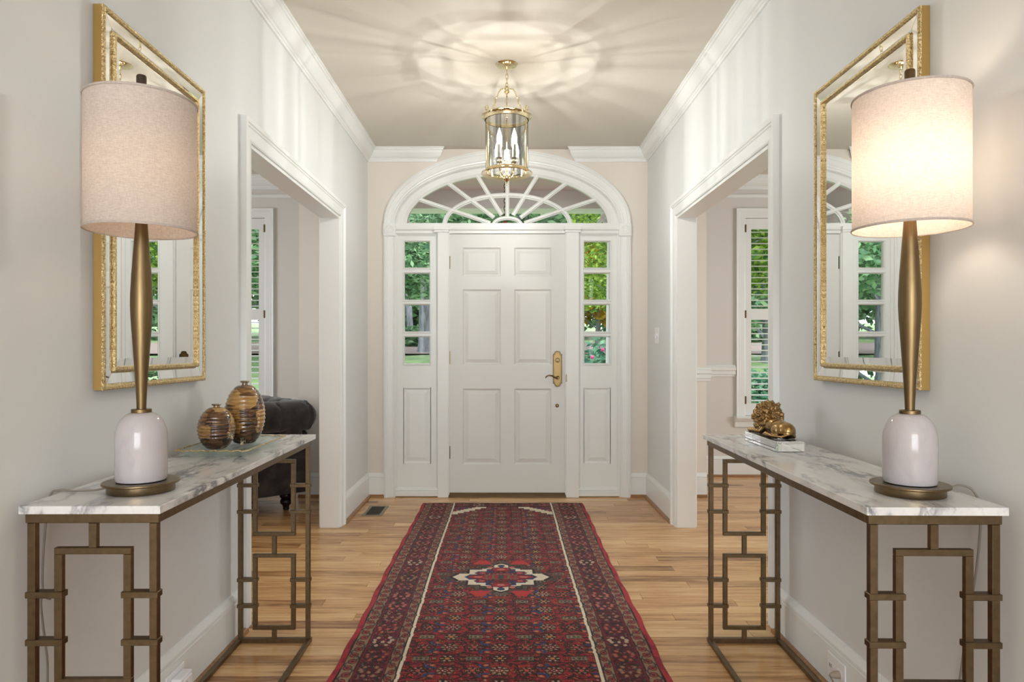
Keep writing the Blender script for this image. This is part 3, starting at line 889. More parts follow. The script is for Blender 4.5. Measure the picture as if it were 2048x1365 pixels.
# ------------------------------------------------------------------ side-room windows with shutters
def shutter_window(sgn, name, label):
    a, b = sorted((2.198 * sgn, 3.10 * sgn)); z0, z1 = 0.556, 2.366
    C = [(0, 0), (0, 0.012), (0.012, 0.016), (0.05, 0.018), (0.058, 0.026), (0.07, 0.026), (0.085, 0.030), (0.085, 0)]
    o = structure(MB().sweep([(a, z0), (a, z1), (b, z1), (b, z0)], C, lambda u, v, t: (u, YF - t, v)), name, M['trim'], label)
    MB().loft([[(xx, YF - d, z) for d, z in [(0, 0.556), (0.075, 0.556), (0.08, 0.545), (0.075, 0.532), (0.045, 0.528), (0.045, 0.515), (0.03, 0.50), (0.022, 0.455), (0.0, 0.45)]] for xx in (a - 0.10, b + 0.10)]).build('sill', 'trim', o)
    sash = MB()
    for q in (a, (a + b) / 2, b): sash.box(q - 0.02, q + 0.02, YF + 0.08, YF + 0.11, z0, z1)
    for q in (z0, (z0 + z1) / 2, z1): sash.box(a, b, YF + 0.08, YF + 0.11, q - 0.02, q + 0.02)
    sash.build('sash', 'trim', o)
    MB().box(a, b, YF + 0.094, YF + 0.097, z0, z1).build('pane', 'pane', o)
    mid = (a + b) / 2
    lou = None
    for (p0, p1) in ((a + 0.004, mid - 0.002), (mid + 0.002, b - 0.004)):
        st = 0.052; y0, y1 = YF + 0.0, YF + 0.03
        zs = [(z0 + 0.004, z0 + 0.112), (1.435, 1.535), (z1 - 0.10, z1 - 0.004)]
        mb = MB().box(p0, p0 + st, y0, y1, z0 + 0.004, z1 - 0.004).box(p1 - st, p1, y0, y1, z0 + 0.004, z1 - 0.004)
        for q0, q1 in zs: mb.box(p0 + st, p1 - st, y0, y1, q0, q1)
        sh = mb.build('shutter_panel', 'trim', o)
        w = (p1 - st) - (p0 + st)
        for (q0, q1) in ((zs[0][1], zs[1][0]), (zs[1][1], zs[2][0])):
            n = round((q1 - q0) / 0.0505)
            for i in range(n):
                zc = q0 + (i + 0.5) * (q1 - q0) / n
                if lou is None:
                    pr = []
                    for j in range(12):
                        t = 2 * PI * j / 12
                        u, v = 0.026 * math.cos(t), 0.0045 * math.sin(t)
                        ca, sa = math.cos(math.radians(8)), math.sin(math.radians(8))
                        pr.append((u * ca - v * sa, u * sa + v * ca))
                    lm = MB().prism(pr, 'x', -w / 2, w / 2)
                    lo_ = lm.build('louver', 'trim', sh); lou = lo_.data
                    lo_.location = ((p0 + p1) / 2, YF + 0.016, zc)
                    for v_ in lou.vertices: pass
                else:
                    lo_ = bpy.data.objects.new('louver', lou); COL.objects.link(lo_); lo_.parent = sh
                    lo_.location = ((p0 + p1) / 2, YF + 0.016, zc)
    for zc in (0.70, 1.485, 2.27):
        xh = a if sgn > 0 else b
        MB().box(xh - 0.006, xh + 0.006, YF - 0.018, YF - 0.002, zc - 0.035, zc + 0.035).build('hinge', 'dark_brass', o)
shutter_window(-1, 'window_4', 'white louvered shutters in the sofa room window')
shutter_window(1, 'window_5', 'white louvered shutters in the dining room window')

# ------------------------------------------------------------------ console tables
def console(sgn, xfront, xback, y0, y1, skew, label, cordless=None):
    # sgn -1: against left wall. coordinates along wall = y
    zt = 0.820
    cx_, cy_ = (xfront + xback) / 2, (y0 + y1) / 2
    root = empty('console_table', (cx_, cy_, 0), label, 'console table', 'pair of marble-topped console tables')
    a, b = sorted((xfront, xback))
    MB().box(a, b, y0, y1, zt - 0.018, zt).build('marble_top', 'marble', root, bevel=0.002, seg=2)
    t = 0.017
    ia, ib = a + 0.008, b - 0.008
    ya, yb = y0 + 0.010, y1 - 0.030
    za = zt - 0.0185
    ap = MB()
    h = 0.021
    ap.box(ia, ib, ya, ya + t, za - h, za).box(ia, ib, yb - t, yb, za - h, za).box(ia, ia + t, ya + t, yb - t, za - h, za).box(ib - t, ib, ya + t, yb - t, za - h, za)
    ap.build('apron_frame', 'bronze', root, bevel=0.0012)
    for (lx0, lx1) in ((ia + 0.004, ia + 0.004 + t), (ib - 0.004 - t, ib - 0.004)):
        for (ly0, ly1) in ((ya, ya + t), (yb - t, yb)):
            MB().box(lx0, lx1, ly0, ly1, 0.016, za - h).build('leg', 'bronze', root, bevel=0.0012)
    MB().box(ia, ib, ya - 0.002, ya + t, 0, 0.018).box(ia, ib, yb - t, yb + 0.002, 0, 0.018).box(ia, ia + t, ya + t, yb - t, 0, 0.018).box(ib - t, ib, ya + t, yb - t, 0, 0.018).build('floor_frame', 'bronze', root, bevel=0.0012)
    # fretwork at each end
    W = ib - ia; xm = (ia + ib) / 2
    q = 0.084                                # half width of the inner rectangles
    for (ly0, ly1) in ((ya, ya + t), (yb - t, yb)):
        e = 0.0015
        for s0, s1 in ((0.726, za - h), (0.352, 0.424), (0.018, 0.052)):
            MB().box(xm - t / 2, xm + t / 2, ly0 + e, ly1 - e, s0, s1).build('fret_stem', 'bronze', root, bevel=0.001)
        for (z0, z1) in ((0.052, 0.352), (0.424, 0.726)):
            f = MB().box(xm - q, xm + q, ly0 + e, ly1 - e, z1 - 0.0145, z1).box(xm - q, xm + q, ly0 + e, ly1 - e, z0, z0 + 0.0145)
            f.box(xm - q, xm - q + t, ly0 + e, ly1 - e, z0 + 0.0145, z1 - 0.0145).box(xm + q - t, xm + q, ly0 + e, ly1 - e, z0 + 0.0145, z1 - 0.0145)
            fo = f.build('fret_rectangle', 'bronze', root, bevel=0.001)
            hgt = z1 - z0
            for zz in (z0 + hgt * 0.315, z0 + hgt * 0.66):
                for (ba, bb) in ((ia + 0.001, xm - q + t + 0.003), (xm + q - t - 0.003, ib - 0.001)):
                    MB().box(ba, bb, ly0 - 0.003, ly1 + 0.003, zz - 0.0068, zz + 0.0068).build('band', 'bronze', fo, bevel=0.001)
    root.rotation_euler.z = skew
    return root
console(-1, -0.755, -1.062, 1.483, 2.742, 0.008, 'marble-topped bronze console table bearing the two brown vases')
console(1, 0.788, 1.092, 1.469, 2.742, -0.012, 'marble-topped bronze console table bearing the lion figurine')

# ------------------------------------------------------------------ table lamps
def lamp(x, y, label, bulb, cord_pts):
    z = 0.8205
    root = empty('table_lamp', (x, y, z), label, 'table lamp', 'pair of brass and marble table lamps')
    MB().lathe([(0.0735, z), (0.0745, z + 0.002), (0.0745, z + 0.019), (0.001, z + 0.019)], x, y, 48).build('foot_drum', 'antique_base', root, smooth=True)
    MB().lathe([(0.084, z + 0.019), (0.0852, z + 0.0205), (0.0852, z + 0.0235), (0.084, z + 0.025), (0.001, z + 0.025)], x, y, 56).build('foot_plate', 'antique_base', root, smooth=True)
    pr = [(0.050, z + 0.025), (0.0555, z + 0.027), (0.0572, z + 0.032), (0.0576, z + 0.11)]
    for i in range(1, 13):
        t = i / 12 * PI / 2
        pr.append((0.018 + 0.0396 * math.cos(t), z + 0.125 + 0.064 * math.sin(t)))
    pr.append((0.001, z + 0.189))
    MB().lathe(pr, x, y, 48).build('marble_body', 'marble_lamp', root, smooth=True)
    MB().lathe([(0.0215, z + 0.188), (0.0225, z + 0.189), (0.0225, z + 0.196), (0.0215, z + 0.197), (0.001, z + 0.197)], x, y, 32).build('collar', 'antique', root, smooth=True)
    st = [(0.0105, 0.197), (0.0110, 0.215), (0.0130, 0.255), (0.0165, 0.310), (0.0205, 0.370), (0.0235, 0.415), (0.0247, 0.445), (0.0243, 0.475), (0.0220, 0.520), (0.0185, 0.570), (0.0155, 0.610), (0.0130, 0.650), (0.0120, 0.68), (0.001, 0.68)]
    MB().lathe([(r, z + h) for r, h in st], x, y, 40).build('stem', 'antique', root, smooth=True, angle=50)
    rs, s0, s1 = 0.1225, 1.447, 1.757
    n = 72
    shade = MB().loft([[(x + rs * math.cos(2 * PI * i / n), y + rs * math.sin(2 * PI * i / n), zz) for i in range(n)] for zz in (s0, s0 + 0.1, s0 + 0.2, s1)], True, False).build('shade', 'linen', root, smooth=True)
    for zz in (s0, s1):
        MB().loft([[(x + (rs + 0.0012 + 0.0016 * math.cos(a)) * math.cos(2 * PI * i / n) , y + (rs + 0.0012 + 0.0016 * math.cos(a)) * math.sin(2 * PI * i / n), zz + 0.003 * math.sin(a)) for a in [2 * PI * k / 8 for k in range(8)]] for i in range(n)], True, False, True).build('shade_trim', 'linen', shade, smooth=True)
    sp = MB()
    for k in range(3):
        t = 2 * PI * k / 3 + 0.4
        sp.tube([(x, y, s1 - 0.02), (x + (rs - 0.001) * math.cos(t), y + (rs - 0.001) * math.sin(t), s1 - 0.004)], 0.0016, 6)
    sp.build('spider', 'antique', shade)
    MB().tube([(x + 0.03, y, 1.50), (x + 0.045, y, 1.58), (x + 0.04, y, 1.66), (x, y, 1.735)], 0.0018, 6).tube([(x - 0.03, y, 1.50), (x - 0.045, y, 1.58), (x - 0.04, y, 1.66), (x, y, 1.735)], 0.0018, 6).tube([(x - 0.03, y, 1.50), (x + 0.03, y, 1.50)], 0.0018, 6).build('harp', 'antique', root, smooth=True)
    MB().lathe([(0.0115, 1.74), (0.0115, 1.818), (0.010, 1.821), (0.001, 1.821)], x, y, 24).build('finial', 'pewter' if x < 0 else 'antique', root, smooth=True, angle=30)
    MB().lathe([(0.0125, 1.502), (0.0135, 1.51), (0.014, 1.535), (0.016, 1.55), (0.026, 1.58), (0.029, 1.60), (0.027, 1.622), (0.018, 1.64), (0.001, 1.645)], x, y, 20).build('bulb', bulb, root, smooth=True)
    MB().lathe([(0.016, 1.4995), (0.016, 1.51), (0.012, 1.512)], x, y, 16).build('socket', 'antique', root, smooth=True)
    # smooth cord
    P = [Vector(p) for p in cord_pts]; pts = []
    for i in range(len(P) - 1):
        p0, p1, p2, p3 = P[max(i - 1, 0)], P[i], P[i + 1], P[min(i + 2, len(P) - 1)]
        for k in range(8):
            t = k / 8
            pts.append(0.5 * ((2 * p1) + (p2 - p0) * t + (2 * p0 - 5 * p1 + 4 * p2 - p3) * t * t + (3 * p1 - p0 - 3 * p2 + p3) * t ** 3))
    pts.append(P[-1])
    MB().tube(pts, 0.0026, 8).build('cord', 'cordmat', root, smooth=True)
    return root
lxL, lyL = -0.876, 1.645
lxR, lyR = 0.956, 1.612
lamp(lxL, lyL, 'dimmer brass stem table lamp with cream drum shade beside the vases', 'bulb_left',
     [(lxL - 0.072, lyL, 0.832), (lxL - 0.10, lyL - 0.01, 0.8245), (-1.02, 1.62, 0.8245), (-1.055, 1.615, 0.827), (-1.0745, 1.61, 0.81), (-1.0745, 1.59, 0.70), (-1.073, 1.585, 0.60), (-1.066, 1.60, 0.575), (-1.066, 1.575, 0.595), (-1.0735, 1.58, 0.56), (-1.0735, 1.60, 0.44), (-1.0735, 1.62, 0.30), (-1.060, 1.75, 0.08), (-1.045, 2.0, 0.045), (-1.040, 2.16, 0.09)])
lamp(lxR, lyR, 'brighter brass stem table lamp with cream drum shade beside the lion', 'bulb_right',
     [(lxR + 0.072, lyR, 0.832), (lxR + 0.09, lyR, 0.833), (1.075, 1.612, 0.840), (1.098, 1.600, 0.828), (1.1105, 1.595, 0.78), (1.1105, 1.605, 0.66), (1.1105, 1.64, 0.50), (1.1105, 1.67, 0.34), (1.096, 1.70, 0.12), (1.085, 1.9, 0.04), (1.075, 2.15, 0.05), (1.068, 2.245, 0.088)])

# ------------------------------------------------------------------ wall mirrors
def mirror(xw, sgn, y0, y1, label):
    z0, z1 = 1.053, 2.072
    root = empty('wall_mirror', (xw, (y0 + y1) / 2, z0), label, 'mirror', 'pair of gilt wall mirrors')
    D = 0.027
    P = [(y0, z0), (y1, z0), (y1, z1), (y0, z1)]
    mp = lambda u, v, t: (xw + sgn * t, u, v)
    MB().sweep(P, [(0, 0.001), (0, D - 0.001), (0.004, D - 0.001), (0.004, 0.001)], mp, True).build('frame_side', 'gilt_side', root)
    MB().sweep(P, [(-0.0005, D - 0.004), (-0.0005, D + 0.001), (0.0025, D + 0.003), (0.0075, D + 0.003), (0.0105, D), (0.0105, D - 0.006)], mp, True).build('outer_bead', 'gilt', root)
    def band(o0, o1, t0, t1, name, bev, mat='mirror'):
        # four mitred strips of bevelled mirror
        for i in range(4):
            a, b = Vector(P[i]), Vector(P[(i + 1) % 4])
            d = (b - a).normalized(); n = Vector((-d.y, d.x))
            def q(o, along0):
                return a + n * o + d * o, b + n * o - d * o
            g = 0.0006
            st = [(o0, t0 - 0.003), (o0 + bev, t0), (o1 - bev, t1), (o1, t1 - 0.003)]
            rg = []
            for o, t in st:
                p, r_ = q(o, 0)
                # end bevels: pull in
                k = bev if bev < o - o0 + 1e-9 and o < o1 - 1e-9 else 0.0
                rg.append([(xw + sgn * t, (p + d * g).x, (p + d * g).y), (xw + sgn * t, (r_ - d * g).x, (r_ - d * g).y)])
            mb = MB()
            for j in range(3):
                mb.add([rg[j][0], rg[j][1], rg[j + 1][1], rg[j + 1][0]], [(0, 1, 2, 3)])
            ob = mb.build(name, mat, root)
    band(0.0105, 0.049, D - 0.002, D - 0.004, 'mirror_border', 0.006)
    MB().sweep([(y0 + 0.049, z0 + 0.049), (y1 - 0.049, z0 + 0.049), (y1 - 0.049, z1 - 0.049), (y0 + 0.049, z1 - 0.049)], [(0, D - 0.010), (0, D - 0.001), (0.0025, D + 0.003), (0.0095, D + 0.003), (0.012, D - 0.001), (0.012, D - 0.010)], mp, True).build('inner_bead', 'gilt', root)
    i0 = 0.061; bv = 0.022
    a, b, c, d = y0 + i0, y1 - i0, z0 + i0, z1 - i0
    T = D - 0.004
    q0 = [(xw + sgn * (T - 0.0022), u, v) for u, v in ((a, c), (b, c), (b, d), (a, d))]
    q1 = [(xw + sgn * T, u, v) for u, v in ((a + bv, c + bv), (b - bv, c + bv), (b - bv, d - bv), (a + bv, d - bv))]
    mb = MB().add(q1, [(0, 1, 2, 3)])
    g = mb.build('mirror_glass', 'mirror', root)
    for k in range(4):
        MB().add([q0[k], q0[(k + 1) % 4], q1[(k + 1) % 4], q1[k]], [(0, 1, 2, 3)]).build('bevel', 'mirror', g)
    MB().box(min(xw, xw + sgn * 0.012) + 0.0005 * (sgn > 0), max(xw, xw + sgn * 0.012) - 0.0005 * (sgn < 0), y0 + 0.004, y1 - 0.004, z0 + 0.004, z1 - 0.004).build('backing', 'slot', root)
    return root
mirror(XL, 1, 1.797, 2.408, 'gilt rectangular wall mirror behind the dimmer lamp')
mirror(XR, -1, 1.806, 2.424, 'gilt rectangular wall mirror behind the brighter lamp')

# ------------------------------------------------------------------ vases on glass tray
trx0, trx1, try0, try1 = -1.030, -0.805, 2.125, 2.505
tray = empty('glass_tray', ((trx0 + trx1) / 2, (try0 + try1) / 2, 0.8205), 'wavy-edged clear glass tray with gold rim under the vases', 'tray')
def ring_t(ins, z, wob):
    pts = []
    x0, x1, y0, y1 = trx0 + ins, trx1 - ins, try0 + ins, try1 - ins
    cs = [(x0, y0), (x1, y0), (x1, y1), (x0, y1)]
    for i in range(4):
        a, b = cs[i], cs[(i + 1) % 4]
        for k in range(18):
            t = k / 18
            w = wob * math.sin(k * 2.1 + i * 1.7)
            pts.append((a[0] + (b[0] - a[0]) * t + (w if i % 2 else 0), a[1] + (b[1] - a[1]) * t + (0 if i % 2 else w), z + 0.5 * w))
    return pts
prof = [(0.034, 0.8210, 0.0), (0.030, 0.8240, 0), (0.0, 0.842, 0.003), (0.001, 0.845, 0.003), (0.030, 0.8285, 0), (0.036, 0.8265, 0)]
mb = MB().loft([ring_t(i, z, w) for i, z, w in prof], True, False)
n = 72
mb.f.append(tuple(range(n))[::-1]); mb.f.append(tuple(range(5 * n, 6 * n)))
mb.build('glass', 'tray', tray, smooth=True)
MB().tube(ring_t(0.0, 0.8445, 0.003), 0.0022, 6, True).build('gold_rim', 'gilt', tray, smooth=True)
def vase(x, y, rad, h, neck, label, ridges, bee_ang, bee_z):
    z = 0.8275
    root = empty('ridged_vase', (x, y, z), label, 'vase', 'pair of shell patchwork vases')
    pr = [(rad * 0.42, z), (rad * 0.47, z + 0.002)]
    N = ridges * 6
    hb = h * 0.945
    for i in range(1, N + 1):
        t = i / N
        # egg: widest slightly below middle
        a = t
        prof_r = math.sqrt(max(0.02, 1 - ((a - 0.475) / 0.535) ** 2))
        r = rad * prof_r * (1 + 0.018 * math.sin(2 * PI * ridges * t))
        if t > 0.985: break
        pr.append((max(r, neck), z + hb * t))
    pr += [(neck, z + hb * 0.985), (neck * 0.95, z + h * 0.962)]
    MB().lathe(pr, x, y, 48).build('body', 'shell', root, smooth=True, angle=70)
    MB().lathe([(neck * 0.95, z + h * 0.958), (neck * 1.0, z + h * 0.966), (neck * 1.45, z + h * 0.972), (neck * 1.6, z + h * 0.985), (neck * 1.45, z + h), (neck * 0.8, z + h), (neck * 0.7, z + h * 0.96)], x, y, 24).build('lip', 'bee', root, smooth=True)
    # little metal bee clinging to the side
    bx_, by_ = x + bee_ang[0], y + bee_ang[1]
    c = Vector((bx_, by_, z + bee_z)); ov = Vector((bee_ang[0], bee_ang[1], 0)).normalized(); tv = Vector((-ov.y, ov.x, 0))
    bee = MB()
    for s_, q in ((-0.007, 0.0042), (0.0, 0.0038), (0.006, 0.003)):
        bee.sphere(c + tv * s_, q, 10, 6)
    bo = bee.build('bee', 'bee', root, smooth=True)
    wg = MB()
    for s_ in (-1, 1):
        b0 = c + ov * 0.003; u = (tv * -0.5 + Vector((0, 0, 1)) * s_ * 0.8 + ov * 0.4).normalized()
        wv = tv
        for dw in (0.0, 0.5):
            uu = (u + wv * dw).normalized(); sd = uu.cross(ov).normalized()
            pts = [b0, b0 + uu * 0.006 + sd * 0.003, b0 + uu * 0.013 + sd * 0.003, b0 + uu * 0.016, b0 + uu * 0.012 - sd * 0.003, b0 + uu * 0.005 - sd * 0.002]
            wg.loft([[tuple(p) for p in pts], [tuple(p + ov * 0.0006) for p in pts]])
    wg.build('wing', 'bee', bo)
    lg = MB()
    for s_ in (-0.006, 0.0, 0.005):
        for q in (-1, 1):
            p0 = c + tv * s_; lg.tube([tuple(p0), tuple(p0 + Vector((0, 0, q * 0.007)) + ov * 0.002 + tv * s_ * 0.5), tuple(p0 + Vector((0, 0, q * 0.011)) - ov * 0.002 + tv * s_)], 0.0006, 5)
    lg.build('bee_leg', 'bee', bo)
    return root
vase(-0.972, 2.300, 0.0600, 0.150, 0.0100, 'small squat brown shell patchwork vase on glass tray', 12, (0.0565, -0.022), 0.048)
vase(-0.930, 2.440, 0.0690, 0.222, 0.0100, 'tall brown shell patchwork vase on glass tray', 15, (0.012, -0.046), 0.012)

# ------------------------------------------------------------------ lion figurine
bx0, bx1, by0, by1, bz0, bz1 = 0.902, 0.996, 2.270, 2.566, 0.8205, 0.8550
lion = empty('lion_figurine', ((bx0 + bx1) / 2, (by0 + by1) / 2, bz0), 'reclining bronze lion figurine on a clear acrylic block', 'figurine')
MB().box(bx0, bx1, by0, by1, bz0, bz1).build('acrylic_base', 'acrylic', lion, bevel=0.002, seg=2)
def blob(name, mat, parts, vox, disp=0.0, scale=0.012, smooth_it=3):
    mb = MB()
    for c, r in parts: mb.sphere(c, r, 20, 14)
    o = mb.build(name, mat, lion, smooth=True)
    rm = o.modifiers.new('fuse', 'REMESH'); rm.mode = 'VOXEL'; rm.voxel_size = vox; rm.use_smooth_shade = True
    if smooth_it:
        sm = o.modifiers.new('soften', 'SMOOTH'); sm.factor = 0.5; sm.iterations = smooth_it
    if disp:
        tx = bpy.data.textures.new(name + '_locks', 'MUSGRAVE'); tx.noise_scale = scale
        dp = o.modifiers.new('locks', 'DISPLACE'); dp.texture = tx; dp.strength = disp; dp.mid_level = 0.5; dp.texture_coords = 'LOCAL'
    return o
zb = bz1
cap = lambda p0, p1, r0, r1, n=7: [((p0[0] + (p1[0] - p0[0]) * i / (n - 1), p0[1] + (p1[1] - p0[1]) * i / (n - 1), p0[2] + (p1[2] - p0[2]) * i / (n - 1)), r0 + (r1 - r0) * i / (n - 1)) for i in range(n)]
body = []
body += [((0.960, 2.335, zb + 0.028), (0.031, 0.040, 0.029)), ((0.957, 2.375, zb + 0.034), (0.030, 0.050, 0.027)), ((0.957, 2.43, zb + 0.036), (0.029, 0.055, 0.028)), ((0.957, 2.475, zb + 0.046), (0.028, 0.034, 0.036))]
body += [((0.936, 2.352, zb + 0.026), (0.017, 0.036, 0.025)), ((0.984, 2.352, zb + 0.022), (0.012, 0.034, 0.022))]                      # thighs
body += cap((0.930, 2.345, zb + 0.008), (0.922, 2.42, zb + 0.007), 0.0085, 0.0075) + cap((0.988, 2.335, zb + 0.008), (0.989, 2.39, zb + 0.007), 0.0075, 0.007)   # hind feet
body += cap((0.944, 2.470, zb + 0.028), (0.930, 2.485, zb + 0.009), 0.015, 0.010) + cap((0.930, 2.485, zb + 0.009), (0.914, 2.548, zb + 0.008), 0.0095, 0.0085)  # forelegs
body += cap((0.968, 2.475, zb + 0.028), (0.966, 2.495, zb + 0.009), 0.015, 0.010) + cap((0.966, 2.495, zb + 0.009), (0.958, 2.552, zb + 0.008), 0.0095, 0.0085)
body += cap((0.962, 2.302, zb + 0.020), (0.930, 2.300, zb + 0.010), 0.006, 0.005) + cap((0.930, 2.300, zb + 0.010), (0.914, 2.345, zb + 0.010), 0.005, 0.005) + cap((0.914, 2.345, zb + 0.010), (0.912, 2.385, zb + 0.012), 0.005, 0.0085)  # tail
blob('body', 'lion', body, 0.0022, 0.0, 0.01, 2)
head = [((0.961, 2.478, zb + 0.070), (0.038, 0.036, 0.044)), ((0.950, 2.490, zb + 0.078), (0.034, 0.030, 0.034)), ((0.958, 2.470, zb + 0.052), (0.037, 0.034, 0.036)), ((0.940, 2.494, zb + 0.050), (0.026, 0.026, 0.036)), ((0.968, 2.462, zb + 0.058), (0.030, 0.030, 0.036)), ((0.930, 2.498, zb + 0.040), (0.014, 0.016, 0.028))]
rl = random.Random(3)
for i in range(70):
    a = rl.uniform(0, 2 * PI); e = rl.uniform(-0.6, 1.2)
    c = (0.957 + 0.036 * math.cos(a) * math.cos(e), 2.478 + 0.034 * math.sin(a) * math.cos(e), zb + 0.062 + 0.042 * math.sin(e))
    head.append((c, (0.006, 0.006, 0.011)))
blob('mane', 'mane', head, 0.0018, 0.007, 0.010, 1)
face = [((0.928, 2.500, zb + 0.074), (0.018, 0.018, 0.022)), ((0.914, 2.506, zb + 0.064), (0.010, 0.011, 0.010)), ((0.912, 2.507, zb + 0.056), (0.008, 0.009, 0.008)), ((0.928, 2.484, zb + 0.094), (0.006, 0.006, 0.008)), ((0.936, 2.518, zb + 0.094), (0.006, 0.006, 0.008)), ((0.911, 2.499, zb + 0.080), (0.004, 0.004, 0.003)), ((0.918, 2.516, zb + 0.080), (0.004, 0.004, 0.003))]
blob('face', 'lion', face, 0.0018, 0.0, 0.01, 1)

# ------------------------------------------------------------------ hanging lantern
LX, LY = 0.010, 3.784
lan = empty('hall_lantern', (LX, LY, ZC), 'polished brass glass-cylinder lantern hanging over the runner', 'ceiling light')
MB().lathe([(0.0625, ZC), (0.0625, ZC - 0.003), (0.056, ZC - 0.009), (0.040, ZC - 0.015), (0.020, ZC - 0.019), (0.011, ZC - 0.021), (0.009, ZC - 0.030), (0.001, ZC - 0.031)], LX, LY, 48).build('canopy', 'brass', lan, smooth=True)
zz = ZC - 0.030
for i in range(4):
    c0 = zz - 0.014 - i * 0.0245
    pts = []
    for k in range(16):
        a = 2 * PI * k / 16
        u, v = 0.0075 * math.cos(a), 0.0165 * math.sin(a)
        pts.append((LX + (u if i % 2 else u * 0.15), LY + (u * 0.15 if i % 2 else u), c0 + v))
    MB().tube(pts, 0.0019, 8, True).build('chain_link', 'brass', lan, smooth=True)
MB().lathe([(0.006, 2.622), (0.011, 2.616), (0.013, 2.608), (0.010, 2.600), (0.015, 2.594), (0.015, 2.588), (0.008, 2.582), (0.001, 2.575)], LX, LY, 20).build('hub', 'brass', lan, smooth=True)
RG = 0.119
angs = [math.radians(-30), math.radians(-150), math.radians(90)]
for k, t in enumerate(angs):
    prf = [(0.010, 2.598), (0.024, 2.603), (0.040, 2.596), (0.053, 2.578), (0.060, 2.556), (0.066, 2.546), (0.074, 2.546), (0.073, 2.536), (0.072, 2.520), (0.075, 2.505), (0.085, 2.502), (0.086, 2.492), (0.094, 2.476), (0.106, 2.466), (0.117, 2.468)]
    arm = MB().tube([(LX + r * math.cos(t), LY + r * math.sin(t), z) for r, z in prf], 0.0038, 8).build('scroll_arm', 'brass', lan, smooth=True)
    sc_ = []
    for q in range(15):
        a = -PI / 2 + q / 14 * PI * 1.75
        rr = 0.0135 * (1 - 0.55 * q / 14)
        sc_.append((LX + (0.124 + rr * math.cos(a)) * math.cos(t), LY + (0.124 + rr * math.cos(a)) * math.sin(t), 2.480 + rr * math.sin(a)))
    MB().tube(sc_, 0.0034, 8).build('scroll_tip', 'brass', arm, smooth=True)
    rx, ry = LX + RG * math.cos(t), LY + RG * math.sin(t)
    MB().lathe([(0.0042, 2.135), (0.0042, 2.47)], rx, ry, 10).build('rod', 'brass', lan, smooth=True)
    MB().lathe([(0.001, 2.118), (0.004, 2.122), (0.004, 2.13), (0.006, 2.134)], rx, ry, 10).build('rod_nut', 'brass', lan, smooth=True)
MB().lathe([(0.1225, 2.430), (0.1235, 2.440), (0.128, 2.448), (0.1405, 2.452), (0.1415, 2.455), (0.139, 2.457), (0.126, 2.453), (0.1165, 2.445), (0.1160, 2.430)], LX, LY, 64, False).build('top_ring', 'brass', lan, smooth=True)
MB().lathe([(0.1130, 2.150), (0.1130, 2.140), (0.121, 2.137), (0.1405, 2.133), (0.1425, 2.136), (0.1415, 2.140), (0.128, 2.146), (0.1225, 2.152), (0.1215, 2.158), (0.1185, 2.158)], LX, LY, 64, False).build('bottom_ring', 'brass', lan, smooth=True)
for k in range(3):
    a0 = angs[k] + math.radians(3); a1 = a0 + math.radians(114)
    if k == 0: a0, a1 = math.radians(-27), math.radians(87)
    if k == 1: a0, a1 = math.radians(-147), math.radians(-33)
    if k == 2: a0, a1 = math.radians(93), math.radians(207)
    bw = math.radians(9)
    def sheet(t0, t1, r0, r1, n):
        rg = []
        for i in range(n + 1):
            t = t0 + (t1 - t0) * i / n
            r = r0 + (r1 - r0) * i / n
            rg.append([(LX + r * math.cos(t), LY + r * math.sin(t), z) for z in (2.148, 2.436)])
        return MB().loft(rg, False, False)
    g = sheet(a0 + bw, a1 - bw, RG, RG, 20).build('glass_panel', 'lantern_glass', lan, smooth=True)
    sheet(a0, a0 + bw, RG - 0.003, RG, 3).build('bevelled_edge', 'lantern_bevel', g, smooth=True)
    sheet(a1 - bw, a1, RG, RG - 0.003, 3).build('bevelled_edge', 'lantern_bevel', g, smooth=True)
MB().lathe([(0.001, 2.070), (0.004, 2.074), (0.0045, 2.082), (0.003, 2.088), (0.010, 2.094), (0.019, 2.102), (0.0235, 2.114), (0.022, 2.126), (0.014, 2.134), (0.009, 2.142), (0.012, 2.152), (0.008, 2.16), (0.001, 2.165)], LX, LY, 32).build('finial', 'brass', lan, smooth=True)
